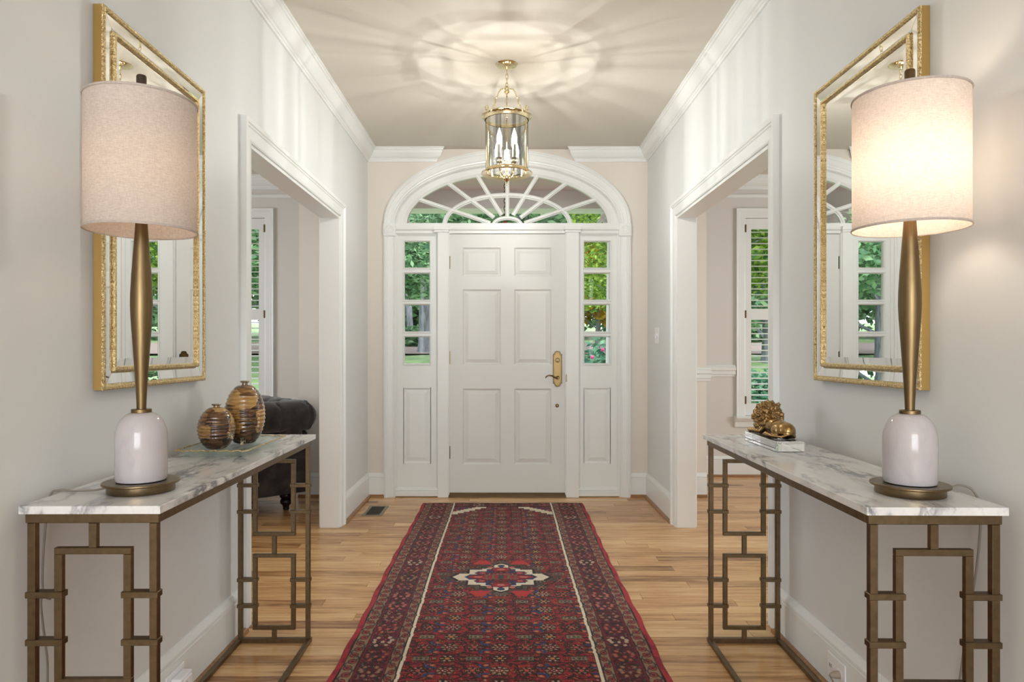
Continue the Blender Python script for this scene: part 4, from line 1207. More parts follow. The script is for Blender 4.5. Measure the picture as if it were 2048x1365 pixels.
for k in range(4):
    t = math.radians(45 + 90 * k)
    px_, py_ = LX + 0.058 * math.cos(t), LY + 0.058 * math.sin(t)
    q = lambda r, z: (LX + r * math.cos(t), LY + r * math.sin(t), z)
    MB().tube([q(0.010, 2.122), q(0.028, 2.120), q(0.046, 2.132), q(0.056, 2.155), q(0.058, 2.19)], 0.0032, 8).build('candle_arm', 'brass', lan, smooth=True)
    cd = MB().lathe([(0.001, 2.188), (0.013, 2.188), (0.0145, 2.194), (0.0115, 2.200), (0.0130, 2.208), (0.0170, 2.212), (0.0170, 2.214), (0.001, 2.214)], px_, py_, 20).build('candle_cup', 'brass', lan, smooth=True)
    MB().lathe([(0.0098, 2.214), (0.0098, 2.288), (0.001, 2.288)], px_, py_, 16).build('candle_sleeve', 'candle', lan, smooth=True)
    MB().lathe([(0.008, 2.288), (0.0130, 2.300), (0.0150, 2.315), (0.0135, 2.332), (0.0090, 2.350), (0.0045, 2.366), (0.0010, 2.376)], px_, py_, 16).build('candle_bulb', 'bulb_lantern', lan, smooth=True)
    fl_ = light('candle_filament_light', 'POINT', (px_ - LX, py_ - LY, 2.325 - ZC), (0, 0, 0), LANTERN_WATTS, (1.0, 0.985, 0.95))
    fl_.data.shadow_soft_size = 0.004
    fl_.parent = lan
    # photometric distribution of an upright filament: strong sideways, weak along its axis
    fl_.data.use_nodes = True
    lt = fl_.data.node_tree
    em = next(n for n in lt.nodes if n.type == 'EMISSION')
    tc = lt.nodes.new('ShaderNodeTexCoord'); sp_ = lt.nodes.new('ShaderNodeSeparateXYZ')
    lt.links.new(tc.outputs['Normal'], sp_.inputs[0])
    zz2 = math_n(lt, 'MULTIPLY', sp_.outputs['Z'], sp_.outputs['Z'])
    lt.links.new(math_n(lt, 'POWER', math_n(lt, 'MAXIMUM', math_n(lt, 'SUBTRACT', 1.0, zz2), 0.08), 1.5), em.inputs['Strength'])

# ------------------------------------------------------------------ wall and floor fittings
def wallplate(name, xw, sgn, y, z, w, h, label, cat):
    r = empty(name, (xw, y, z), label, cat)
    a, b = sorted((xw + sgn * 0.0003, xw + sgn * 0.006))
    MB().box(a, b, y - w / 2, y + w / 2, z - h / 2, z + h / 2).build('cover_plate', 'plastic', r, bevel=0.002)
    return r
sw = wallplate('light_switch', XR, -1, 5.04, 1.265, 0.118, 0.118, 'white double light switch plate beside the entry wall', 'light switch')
for yy, tl in ((5.015, 0.006), (5.065, -0.006)):
    MB().box(XR - 0.013, XR - 0.0055, yy - 0.006, yy + 0.006, 1.265 - 0.012 + tl, 1.265 + 0.012 + tl).build('toggle', 'plastic', sw, bevel=0.001)
ol = wallplate('wall_outlet', XL + 0.0165, 1, 2.205, 0.088, 0.122, 0.078, 'white outlet on the baseboard under the vase console', 'outlet')
for yy in (2.175, 2.235):
    MB().box(XL + 0.0224, XL + 0.0236, yy - 0.016, yy + 0.016, 0.088 - 0.013, 0.088 + 0.013).build('receptacle', 'plastic', ol, bevel=0.0005)
pg = empty('plug_adapter', (XL + 0.024, 2.205, 0.085), 'chunky white plug adapter in the baseboard outlet', 'plug')
MB().box(XL + 0.0238, XL + 0.058, 2.165, 2.245, 0.062, 0.112).build('housing', 'plastic', pg, bevel=0.006, seg=3)
MB().box(XL + 0.0578, XL + 0.063, 2.178, 2.232, 0.070, 0.104).build('face_plate', 'plastic', pg, bevel=0.002)
MB().box(XL + 0.0628, XL + 0.0634, 2.192, 2.197, 0.082, 0.092).build('slot', 'slot', pg)
orr = wallplate('wall_outlet', XR - 0.0165, -1, 2.275, 0.090, 0.122, 0.084, 'white duplex outlet on the baseboard under the lion console', 'outlet')
for yy in (2.310, 2.250):
    MB().box(XR - 0.0236, XR - 0.0224, yy - 0.017, yy + 0.017, 0.090 - 0.014, 0.090 + 0.014).build('receptacle', 'plastic', orr, bevel=0.0005)
for dy in (-0.004, 0.006):
    MB().box(XR - 0.0242, XR - 0.0235, 2.310 + dy - 0.0012, 2.310 + dy + 0.0012, 0.086, 0.098).build('slot', 'slot', orr)
pg = empty('lamp_plug', (XR - 0.024, 2.25, 0.088), 'clear brownish lamp plug in the outlet under the lion console', 'plug')
MB().tube([(XR - 0.0238, 2.25, 0.088), (XR - 0.036, 2.25, 0.088), (XR - 0.048, 2.248, 0.087), (XR - 0.056, 2.246, 0.087)], [0.012, 0.012, 0.009, 0.005], 12).build('plug_body', 'clear_plastic', pg, smooth=True)
# floor vent
vent = empty('floor_vent', (-0.930, 4.905, 0), 'bronze floor register set in the oak boards near the door', 'floor vent')
vx0, vx1, vy0, vy1 = -1.000, -0.860, 4.755, 5.055
MB().sweep([(vx0, vy0), (vx1, vy0), (vx1, vy1), (vx0, vy1)], [(0, 0.0005), (0.002, 0.004), (0.020, 0.005), (0.022, 0.001)], lambda u, v, t: (u, v, t), True).build('rim', 'vent', vent)
MB().box(vx0 + 0.02, vx1 - 0.02, vy0 + 0.02, vy1 - 0.02, 0.0004, 0.0012).build('damper', 'vent_dark', vent)
for i in range(14):
    yy = vy0 + 0.03 + i * (vy1 - vy0 - 0.06) / 13
    MB().box(vx0 + 0.02, vx1 - 0.02, yy - 0.003, yy + 0.003, 0.0012, 0.0038).build('fin', 'vent_dark', vent)

# ------------------------------------------------------------------ runner rug
def build_rug():
    W0, L0 = 1.205, 3.38
    xc, ytop = -0.020, 5.135
    st = 0.003
    nx, ny = int(W0 / st) + 1, int(L0 / st) + 1
    u = np.linspace(-W0 / 2, W0 / 2, nx); v = np.linspace(0, L0, ny)        # v: distance from the far end
    U, V = np.meshgrid(u, v)                                                  # (ny,nx)
    rng = np.random.default_rng(5)
    def lin(r, g, b): return np.array(srgb(r, g, b)[:3])
    RED, DRED, MAR, DARK = lin(150, 38, 44), lin(120, 28, 38), lin(82, 24, 28), lin(44, 26, 24)
    TAN, CREAM, PINK, BLUE = lin(142, 112, 88), lin(222, 208, 184), lin(196, 110, 98), lin(46, 62, 104)
    GREEN, ORANGE, GREY, OLIVE = lin(62, 66, 58), lin(196, 122, 62), lin(160, 140, 112), lin(110, 92, 64)
    C = np.empty((ny, nx, 3)); C[:] = RED
    D = W0 / 2 - np.abs(U)                       # distance from long edge
    # low-frequency noise
    def vnoise(sx, sy, seed):
        r = np.random.default_rng(seed)
        gx, gy = int(W0 / sx) + 3, int(L0 / sy) + 3
        g = r.random((gy, gx))
        X_ = (U + W0 / 2) / sx; Y_ = V / sy
        i = X_.astype(int); j = Y_.astype(int); fx = X_ - i; fy = Y_ - j
        fx = fx * fx * (3 - 2 * fx); fy = fy * fy * (3 - 2 * fy)
        return (g[j, i] * (1 - fx) + g[j, i + 1] * fx) * (1 - fy) + (g[j + 1, i] * (1 - fx) + g[j + 1, i + 1] * fx) * fy
    def sym(sx, sy, seed):                       # noise mirrored about the long axis
        r = np.random.default_rng(seed)
        gx, gy = int(W0 / 2 / sx) + 3, int(L0 / sy) + 3
        g = r.random((gy, gx))
        X_ = np.abs(U) / sx; Y_ = V / sy
        i = X_.astype(int); j = Y_.astype(int); fx = X_ - i; fy = Y_ - j
        return (g[j, i] * (1 - fx) + g[j, i + 1] * fx) * (1 - fy) + (g[j + 1, i] * (1 - fx) + g[j + 1, i + 1] * fx) * fy
    def put(m, c, k=1.0):
        C[m] = C[m] * (1 - k) + c * k
    # ---------- field : herati-like lattice
    cu, cv = 0.196, 0.192
    def cell(ou, ov):
        p = (U / cu + ou); q = (V / cv + ov)
        p = p - np.round(p); q = q - np.round(q)
        return p, q
    n1 = sym(0.014, 0.009, 11); n2 = sym(0.010, 0.006, 12); n3 = sym(0.03, 0.012, 13)
    put(n3 > 0.60, DRED)
    put((n1 > 0.60), DARK, 0.9)
    put((n1 < 0.20), MAR)
    put((n2 > 0.88), OLIVE)
    # branches
    p, q = cell(0, 0)
    put((np.abs(np.abs(q) - 0.30 - 0.05 * np.sin(np.abs(p) * 14)) < 0.018), DARK)
    put((np.abs(np.abs(p) - 0.28 - 0.06 * np.sin(np.abs(q) * 12)) < 0.020) & (np.abs(q) < 0.30), DARK)
    # A rosette at lattice points
    r = np.hypot(p * 1.0, q * 1.02); th = np.arctan2(q, p)
    put(r < 0.185, DARK)
    kA = sym(0.19, 0.19, 15)
    put((r < 0.165) & (np.cos(8 * th) > -0.15) & (r > 0.09), lin(128, 100, 84)); put((r < 0.165) & (np.cos(8 * th) > -0.1) & (r > 0.10) & (kA > 0.55), GREY)
    put((r < 0.145) & (np.cos(8 * th) > 0.55) & (r > 0.11), lin(176, 142, 118))
    put((r < 0.085), DRED); put((r < 0.055) & (np.cos(4 * th) > 0), CREAM); put(r < 0.028, DARK)
    # B gem at half-drop
    p, q = cell(0.5, 0.5)
    put((np.abs(p) < 0.17) & (np.abs(q) < 0.105), DARK)
    put((np.abs(p) < 0.15) & (np.abs(q) < 0.085), lin(124, 108, 88))
    put((np.abs(p) < 0.11) & (np.abs(q) < 0.052), GREEN)
    put((np.abs(np.abs(p) - 0.05) < 0.02) & (np.abs(q) < 0.025), lin(150, 126, 100))
    # C dark flower with dots
    for ou, ov in ((0.5, 0.0), (0.0, 0.5)):
        p, q = cell(ou, ov)
        r = np.hypot(p, q); th = np.arctan2(q, p)
        put(r < 0.15, DARK)
        put((np.abs(r - 0.10) < 0.028) & (np.cos(6 * th) > 0.35), lin(170, 104, 92) if ou else lin(176, 150, 126))
        put((r < 0.045), ORANGE if ov else lin(176, 80, 70))
    # D blue hooked leaves
    for ou, ov, s in ((0.25, 0.25, 1), (0.25, -0.25, -1)):
        p, q = cell(ou, ov)
        sg = np.sign(U)
        r = np.hypot(p, (q - 0.03 * s) * 1.15); th = np.arctan2(s * q, p * sg)
        put((np.abs(r - 0.125) < 0.044) & (th > -0.2) & (th < 2.2), DARK)
        put((np.abs(r - 0.125) < 0.030) & (th > -0.1) & (th < 2.1), np.where(True, BLUE, BLUE))
        put(r < 0.055, lin(168, 88, 72)); put(r < 0.03, lin(186, 122, 84))
        put((np.abs(p) < 0.020) & (np.abs(q + 0.12 * s) < 0.02) & (kA > 0.62), lin(176, 150, 126))
    # little squares
    for ou, ov in ((0.25, 0.0), (0.25, 0.5)):
        p, q = cell(ou, ov)
        on = sym(0.11, 0.10, 16 + int(ov * 2)) > 0.52; put((np.abs(p) < 0.055) & (np.abs(q) < 0.045) & on, DARK); put((np.abs(p) < 0.036) & (np.abs(q) < 0.026) & on, lin(170, 108, 62) if ov == 0 else TAN)
    dash = sym(0.030, 0.0065, 22)
    put(dash > 0.80, DARK, 0.8); put(dash < 0.10, lin(116, 84, 70), 0.8)
    sp = sym(0.006, 0.006, 21)
    put(sp > 0.955, PINK); put(sp < 0.030, CREAM, 0.8); put((sp > 0.47) & (sp < 0.485), ORANGE)
    big = vnoise(0.35, 0.25, 31)
    # ---------- medallion
    vm = 5.135 - 3.456
    def diamond(k, du=0.0):
        a = np.abs(U) / (0.245 * k + du); b = np.abs(V - vm) / (0.212 * k + du)
        steps = [(1.0, 0.0, 0.87, 0.20)]
        m = np.zeros_like(U, bool)
        m |= (a < 1.0) & (b < 0.20 * np.clip((1.0 - a) / 0.13, 0, 1))
        m |= (a < 0.87) & (b < 0.24)
        m |= (a < 0.66) & (b < 0.54)
        m |= (a < 0.40) & (b < 0.77)
        m |= (a < 0.15) & (b < 0.88)
        m |= (b < 1.0) & (b >= 0.85) & (a < 0.15 * np.clip((1.0 - b) / 0.12, 0, 1))
        return m
    put(diamond(1.30), GREEN, 0.55)
    tri = (np.abs(np.abs(U) - 0.10) < 0.05 - 0.55 * np.abs(np.abs(V - vm) - 0.215)) & (np.abs(V - vm) > 0.2) & (np.abs(V - vm) < 0.27)
    put(tri, lin(180, 50, 46))
    put(diamond(1.08), DARK)
    put(diamond(1.0), CREAM)
    ins = diamond(0.76)
    put(ins, BLUE)
    a = np.abs(U); b = np.abs(V - vm)
    r = np.hypot(a, b * 1.0)
    inn = diamond(0.66)
    put(inn, DRED)
    put(inn & (n1 > 0.6), DARK); put(inn & (n2 > 0.8), PINK)
    for (eu, ev, ru, rv, c1, c2) in ((0, 0.118, 0.045, 0.030, RED, PINK), (0.115, 0.0, 0.05, 0.022, RED, PINK), (0.095, 0.06, 0.034, 0.018, DRED, PINK), (0.055, 0.075, 0.018, 0.016, BLUE, DARK)):
        e = np.hypot((a - eu) / ru, (b - ev) / rv)
        put(e < 1.15, DARK); put(e < 1.0, c1); put(e < 0.45, c2)
    g = (a < 0.085) & (b < 0.035)
    put(g, OLIVE); put(g & ((a % 0.034) > 0.010) & (b < 0.026), RED); put((a < 0.014) & (b < 0.03), GREEN)
    for (eu, ev, c1) in ((0.056, 0.150, PINK), (0.088, 0.148, GREEN), (0.0, 0.175, BLUE)):
        e = np.hypot((a - eu) / 0.017, (b - ev) / 0.017); put(e < 1.15, DARK); put(e < 0.9, c1)
    # ---------- far spandrels
    fe = W0 / 2 - 0.250
    v0 = 0.14
    du = fe - np.abs(U); dv = V - v0
    def span(w, h):
        m = np.zeros_like(U, bool)
        for i in range(6):
            m |= (du < w * (1 - i / 6)) & (dv < h * (i + 1) / 6) & (du > -0.001) & (dv > 0)
        return m
    for flip in (0, 1):
        if flip: dv = (L0 - V) - v0
        put(span(0.245, 0.235), DARK); put(span(0.235, 0.225), CREAM); sp_i = span(0.155, 0.140); put(sp_i, MAR)
        put(sp_i & (n1 > 0.55), BLUE); put(sp_i & (n2 > 0.75), PINK); put(sp_i & (n1 < 0.25), RED)
    # ---------- borders
    wob = 0.0018 * (vnoise(0.3, 0.02, 41) - 0.5)
    Dw = D + wob
    def flowers(m, s, t, per):
        k = np.floor(s / per); f = s / per - k - 0.5
        kind = np.array([0, 3, 2, 0, 1, 3, 2, 3])[(k.astype(int) * 3 + 3) % 8]
        put(m & (vnoise(0.012, 0.010, 51) > 0.58), DARK, 0.9)
        put(m & (vnoise(0.012, 0.012, 52) > 0.82), GREEN); put(m & (vnoise(0.007, 0.006, 54) > 0.86), lin(150, 84, 76)); put(m & (vnoise(0.006, 0.006, 55) > 0.93), lin(186, 150, 126)); put(m & (vnoise(0.008, 0.006, 56) > 0.90), BLUE, 0.7)
        rgf = np.random.default_rng(77)
        for (fo, to) in ((-0.22, -0.022), (-0.22, 0.022), (0.10, -0.030), (0.10, 0.030), (0.10, 0.0), (0.32, -0.018), (0.32, 0.018), (-0.04, -0.034), (-0.04, 0.034)):
            jt = vnoise(0.02, 0.03, 53 + int(abs(fo) * 100) + int(abs(to) * 1000)) - 0.5
            e = np.hypot(((f - fo) * per + 0.010 * jt) / 0.0105, (t - to - 0.006 * jt) / 0.0085)
            for kk, cc in ((0, lin(186, 104, 96)), (1, lin(196, 174, 152)), (2, lin(140, 106, 86)), (3, lin(160, 78, 72))):
                put(m & (e < 0.95) & (kind == kk), cc, 0.85)
            put(m & (e < 0.32), ORANGE)
    def guard(m, s, t, w):
        put(m, TAN)
        per = 0.052
        k = np.floor(s / per); f = (s / per - k - 0.5) * per
        e = np.hypot(f / 0.017, (t - 0.003 * np.cos(PI * k)) / (w * 0.30))
        put(m & (e < 1.2), DARK); put(m & (e < 0.95), lin(150, 64, 56)); put(m & (e < 0.45), MAR)
        mea = np.abs(t - w * 0.40 * np.sign(np.cos(PI * s / per)) * np.abs(np.cos(PI * s / per)) ** 0.5)
        put(m & (mea < 0.0035), lin(60, 58, 60))
    side = Dw < 0.250
    put(side, DARK)
    m = (Dw < 0.026); put(m, lin(168, 44, 52)); put(m & (vnoise(0.02, 0.05, 61) > 0.6), lin(140, 32, 46))
    m = (Dw > 0.031) & (Dw < 0.078); guard(m, V + 0.01, Dw - 0.0545, 0.047)
    m = (Dw > 0.083) & (Dw < 0.190); put(m, MAR); put(m & (vnoise(0.05, 0.3, 62) > 0.55), lin(98, 24, 36)); flowers(m, V, Dw - 0.1365, 0.125)
    put((Dw > 0.083) & (Dw < 0.088) | (Dw > 0.185) & (Dw < 0.190), lin(112, 30, 40))
    m = (Dw > 0.195) & (Dw < 0.231); guard(m, V + 0.03, Dw - 0.213, 0.036)
    put((Dw > 0.237) & (Dw < 0.249), CREAM)
    # end borders
    for E in (V, L0 - V):
        inner = Dw > 0.250
        m = inner & (E < 0.140); put(m, MAR); put(m & (E > 0.128), DARK)
        flowers(m & (E < 0.128) & (E > 0.012), U + 0.6, E - 0.068, 0.12)
        put((E < 0.010), DARK, 0.7)
    # knots: small per-knot variation and abrash
    C *= (0.86 + 0.28 * rng.random((ny, nx, 1)))
    C *= (0.90 + 0.22 * vnoise(2.0, 0.16, 71))[..., None]
    # geometry
    Xw = xc + U + 0.004 * np.sin(V * 3.1 + 0.6) * (np.abs(U) / 0.6)
    Xw += (D < 0.03) * np.sign(U) * 0.003 * np.sin(V * 21.0)
    Zw = 0.0085 + 0.0012 * rng.random((ny, nx))
    edge = np.minimum(D, np.minimum(V, L0 - V))
    Zw *= np.clip(edge / 0.006, 0.12, 1)
    Yw = ytop - V - 0.006 * np.sin(U * 9.0 + 1) * np.exp(-V * 12)
    co = np.stack([Xw, Yw, Zw], -1).reshape(-1, 3) - np.array([xc, 3.45, 0])
    idx = np.arange(nx * ny).reshape(ny, nx)
    quads = np.stack([idx[:-1, :-1], idx[1:, :-1], idx[1:, 1:], idx[:-1, 1:]], -1).reshape(-1, 4)
    me = bpy.data.meshes.new('pile')
    me.vertices.add(len(co)); me.vertices.foreach_set('co', co.astype(np.float32).ravel())
    nf = len(quads)
    me.loops.add(nf * 4); me.loops.foreach_set('vertex_index', quads.astype(np.int32).ravel())
    me.polygons.add(nf); me.polygons.foreach_set('loop_start', np.arange(0, nf * 4, 4, dtype=np.int32))
    me.update(calc_edges=True)
    ca = me.color_attributes.new('knots', 'FLOAT_COLOR', 'POINT')
    rgba = np.ones((nx * ny, 4), np.float32); rgba[:, :3] = np.clip(C.reshape(-1, 3), 0, 1)
    ca.data.foreach_set('color', rgba.ravel())
    me.materials.append(M['rug'])
    root = empty('runner_rug', (xc, 3.45, 0), 'long red and navy floral wool runner rug leading to the door', 'rug')
    o = bpy.data.objects.new('pile', me); COL.objects.link(o); o.parent = root
    fr = MB()
    for i in range(230):
        xx = xc - W0 / 2 + 0.03 + i * (W0 - 0.05) / 229 + R.uniform(-0.002, 0.002)
        l = R.uniform(0.008, 0.022) if (i < 26 or R.random() < 0.25) else R.uniform(0.003, 0.010)
        dx = R.uniform(-0.009, 0.009)
        y0 = ytop - 0.004
        fr.tube([(xx, y0, 0.004), (xx + dx * 0.5, y0 + l * 0.6, 0.0045), (xx + dx, y0 + l, 0.002)], 0.0012, 4)
    fr.build('fringe', 'fringe', root, kind='stuff')
build_rug()

# ------------------------------------------------------------------ tufted sofa in the left room
def sofa():
    org = Vector((-1.47, 4.95, 0))
    ex_ = Vector((-0.755, -0.656, 0))              # along the back, away from the seen corner
    ey_ = Vector((-0.656, 0.755, 0))               # towards the seat front
    root = empty('tufted_sofa', org, 'charcoal velvet tufted roll-arm sofa beyond the cased opening', 'sofa')
    T = lambda x, y, z: tuple(org + ex_ * x + ey_ * y + Vector((0, 0, z)))
    L, Dp = 1.95, 0.86
    def roll_profile(k):
        # outline in (d, z): d = outward distance from panel plane; returns closed list
        pts = [(0.0, 0.127), (0.0, 0.30), (0.003, 0.50), (-0.004, 0.555)]
        c = (-0.015, 0.685); r = 0.112
        for i in range(17):
            a = math.radians(-125 + 285 * i / 16)
            pts.append((c[0] + r * math.cos(a) * 1.05, c[1] + r * math.sin(a)))
        pts += [(-0.16, 0.60), (-0.17, 0.42), (-0.17, 0.127)]
        return pts
    base = roll_profile(0)
    c = (-0.015, 0.685)
    def prof_at(s, per, end):
        out = []
        for (d, z) in base:
            dd, zz = d - c[0], z - c[1]
            rr = math.hypot(dd, zz)
            if rr < 0.125 and z > 0.56:
                a = math.degrees(math.atan2(zz, dd))
                row1 = math.exp(-((a - 68) / 24) ** 2); row2 = math.exp(-((a - 130) / 24) ** 2)
                f = abs(math.sin(PI * s / per)) ** 0.5
                g = abs(math.cos(PI * s / per)) ** 0.5
                row0 = 1.0 if -40 < a < 62 else 0.0
                ph = (s / per) - round(s / per)
                dent = 0.036 * row1 * (1 - f) + 0.03 * row2 * (1 - g) + 0.007 * row0 * math.exp(-(ph * per / 0.011) ** 2)
                k = (rr - dent) / rr
                dd, zz = dd * k, zz * k
            out.append((c[0] + dd * end, c[1] + zz * (end if z > 0.56 else 1)) if end < 1 else (c[0] + dd, c[1] + zz))
        return out
    n = 240
    rg = []
    for i in range(n + 1):
        s = -0.04 + (L + 0.08) * i / n
        rg.append([T(s, -d, z) for d, z in prof_at(s + 0.02, 0.21, 1)])
    MB().loft(rg).build('backrest', 'velvet', root, smooth=True, angle=60)
    for side in (0, 1):
        rg = []
        m = 48
        for i in range(m + 1):
            s = -0.085 + (Dp + 0.085) * i / m
            e = 1.0
            if i < 4: e = (0.45, 0.72, 0.88, 0.96)[i]
            pr = prof_at(s + 0.03, 0.20, 1)
            pp = []
            for d, z in pr:
                zz = c[1] + (z - c[1]) * e if z > 0.56 else z
                q = (d * e if z > 0.56 else d)
                pp.append((q, zz))
            if side == 0:
                rg.append([T(-d + 0.0, max(s, 0.004) if z < 0.56 else s, z) for d, z in pp])
            else:
                rg.append([T(L + d, max(s, 0.004) if z < 0.56 else s, z) for d, z in pp])
        MB().loft(rg).build('arm', 'velvet', root, smooth=True, angle=60)
    def bxs(x0, x1, y0, y1, z0, z1):
        vs = [T(x, y, z) for z in (z0, z1) for y in (y0, y1) for x in (x0, x1)]
        return MB().add(vs, [(0, 2, 3, 1), (4, 5, 7, 6), (0, 1, 5, 4), (2, 6, 7, 3), (0, 4, 6, 2), (1, 3, 7, 5)])
    bxs(0.1, L - 0.1, 0.1, Dp - 0.02, 0.13, 0.32).build('seat_deck', 'velvet', root, bevel=0.01)
    for k in range(3):
        w = (L - 0.34) / 3
        bxs(0.17 + k * w, 0.17 + (k + 1) * w - 0.006, 0.17, Dp, 0.32, 0.46).build('seat_cushion', 'velvet', root, bevel=0.03, seg=3, smooth=True)
    # vertical seam welt on the rolled back
    for (lx, ly) in ((0.085, 0.085), (L - 0.09, 0.085), (0.085, Dp - 0.1), (L - 0.09, Dp - 0.1)):
        p = Vector(T(lx, ly, 0))
        MB().lathe([(0.018, 0.0), (0.022, 0.004), (0.020, 0.018), (0.026, 0.032), (0.040, 0.046), (0.044, 0.060), (0.038, 0.074), (0.032, 0.080), (0.044, 0.092), (0.048, 0.104), (0.044, 0.118), (0.034, 0.129)], p.x, p.y, 20).build('leg', 'leg_wood', root, smooth=True)
sofa()

# ------------------------------------------------------------------ porch and garden
gy = lambda y: -0.25 if y < 9 else -0.25 + (y - 9) * 0.078
def lawn_obj():
    vs, fs = [], []
    ys = [6.41, 7.6, 9] + [9 + i * 1.5 for i in range(1, 30)]
    xs = [-40 + i * 2.5 for i in range(33)]
    for yy in ys:
        for xx in xs:
            vs.append((xx, yy, gy(yy) + (0.05 * math.sin(xx * 1.3 + yy) if yy > 9 else 0)))
    w_ = len(xs)
    for i in range(len(ys) - 1):
        for j in range(w_ - 1):
            fs.append((i * w_ + j, i * w_ + j + 1, (i + 1) * w_ + j + 1, (i + 1) * w_ + j))
    structure(MB().add(vs, fs), 'lawn', M['lawn'], 'mown green lawn rising to the woods outside')
    structure(MB().add([(-30, 24.5, gy(24.5) + 0.06), (30, 24.5, gy(24.5) + 0.06), (30, 30, gy(30) + 0.08), (-30, 30, gy(30) + 0.08)], [(0, 1, 2, 3)]), 'ground_mulch', M['mulch'], 'strip of leaf mulch between the lawn and the woods')
lawn_obj()
structure(MB().box(-4.0, 4.0, YW + 0.14, 7.55, -0.2, -0.02), 'ground_porch', M['porch_floor'], 'pale porch slab outside the front door')
pc = structure(MB().box(-4.0, 4.0, YW + 0.14, 7.5, 2.85, 2.95), 'ceiling_porch', M['porch_paint'], 'mauve grey painted porch ceiling seen through the fanlight')
structure(MB().box(-4.0, 4.0, 7.22, 7.5, 2.655, 2.85), 'beam_porch', M['column'], 'white beam along the porch front')
def column(x, label):
    o = empty('porch_column', (x, 7.30, -0.02), label, 'column', 'white porch columns')
    MB().lathe([(0.165, -0.02), (0.165, 0.03), (0.15, 0.06), (0.135, 0.08), (0.130, 0.10), (0.128, 1.0), (0.112, 2.42)], x, 7.30, 28).build('shaft', 'column', o, smooth=True)
    cap_ = MB().box(x - 0.16, x + 0.16, 7.14, 7.46, 2.60, 2.655).build('abacus', 'column', o, bevel=0.006)
    for sx in (-1, 1):
        for sy in (-1, 1):
            cx2, cy2 = x + sx * 0.135, 7.30 + sy * 0.11
            pts = []
            for q in range(26):
                a = q / 25 * 4 * PI; rr = 0.062 * (1 - 0.8 * q / 25)
                pts.append((cx2 + sx * rr * math.cos(a), cy2 - 0.0, 2.535 + rr * math.sin(a)))
            MB().tube(pts, 0.013, 6).build('volute', 'column', o, smooth=True)
    MB().lathe([(0.112, 2.42), (0.128, 2.44), (0.128, 2.46), (0.115, 2.48), (0.135, 2.55), (0.14, 2.60)], x, 7.30, 28).build('echinus', 'column', o, smooth=True)
column(1.205, 'white porch column seen through the latch-side sidelight')
column(-1.235, 'white porch column beyond the hinge-side sidelight')
# brick side walls of the recessed porch
def brick_wall(xf, sgn, name, label):
    a, b = sorted((xf, xf + sgn * 0.06))
    o = structure(MB().box(a, b, YW + 0.14, YF + 0.30, -0.2, 2.85), name, M['mortar'], label)
    mb = MB()
    bl, bh, g = 0.205, 0.066, 0.010
    z = -0.2; r_ = 0
    xa, xb = sorted((xf - sgn * 0.006, xf + sgn * 0.05))
    while z < 2.84:
        y = YW + 0.15 - (r_ % 2) * 0.1
        while y < YF + 0.30:
            y0, y1 = max(y, YW + 0.145), min(y + bl, YF + 0.30)
            if y1 - y0 > 0.02: mb.box(xa, xb, y0, y1, z + g, min(z + g + bh, 2.845))
            y += bl + g
        z += bh + g; r_ += 1
    # end face bricks toward the garden
    mb.build('brick', 'brick', o, kind='stuff')
brick_wall(-1.44, -1, 'wall_porch_left', 'red brick cheek wall of the recessed porch on the sofa room side')
brick_wall(1.41, 1, 'wall_porch_right', 'red brick cheek wall of the recessed porch on the dining room side')
# porch pendant
pl = empty('porch_pendant', (0.0, 6.55, 2.85), 'copper porch pendant on a dark chain seen through the fanlight', 'pendant light')
for i in range(12):
    c0 = 2.84 - i * 0.036
    MB().tube([(0.0 + (0.010 * math.cos(2 * PI * k / 12) if i % 2 else 0), 6.55 + (0 if i % 2 else 0.010 * math.cos(2 * PI * k / 12)), c0 + 0.024 * math.sin(2 * PI * k / 12)) for k in range(12)], 0.0035, 6, True).build('chain_link', 'dark_brass', pl, smooth=True)
MB().lathe([(0.001, 2.40), (0.02, 2.395), (0.03, 2.36), (0.07, 2.33), (0.13, 2.285), (0.135, 2.275), (0.12, 2.27)], 0.0, 6.55, 6).build('hood', 'lantern_copper', pl)
MB().lathe([(0.10, 2.27), (0.085, 1.98), (0.001, 1.98)], 0.0, 6.55, 6, False).build('glass_body', 'pane', pl)
for k in range(6):
    t = 2 * PI * k / 6
    MB().tube([(0.10 * math.cos(t), 6.55 + 0.10 * math.sin(t), 2.272), (0.085 * math.cos(t), 6.55 + 0.085 * math.sin(t), 1.98)], 0.006, 6).build('corner_bar', 'lantern_copper', pl)
MB().lathe([(0.092, 1.985), (0.095, 1.97), (0.05, 1.95), (0.015, 1.93), (0.001, 1.92)], 0.0, 6.55, 6).build('bottom_cap', 'lantern_copper', pl)

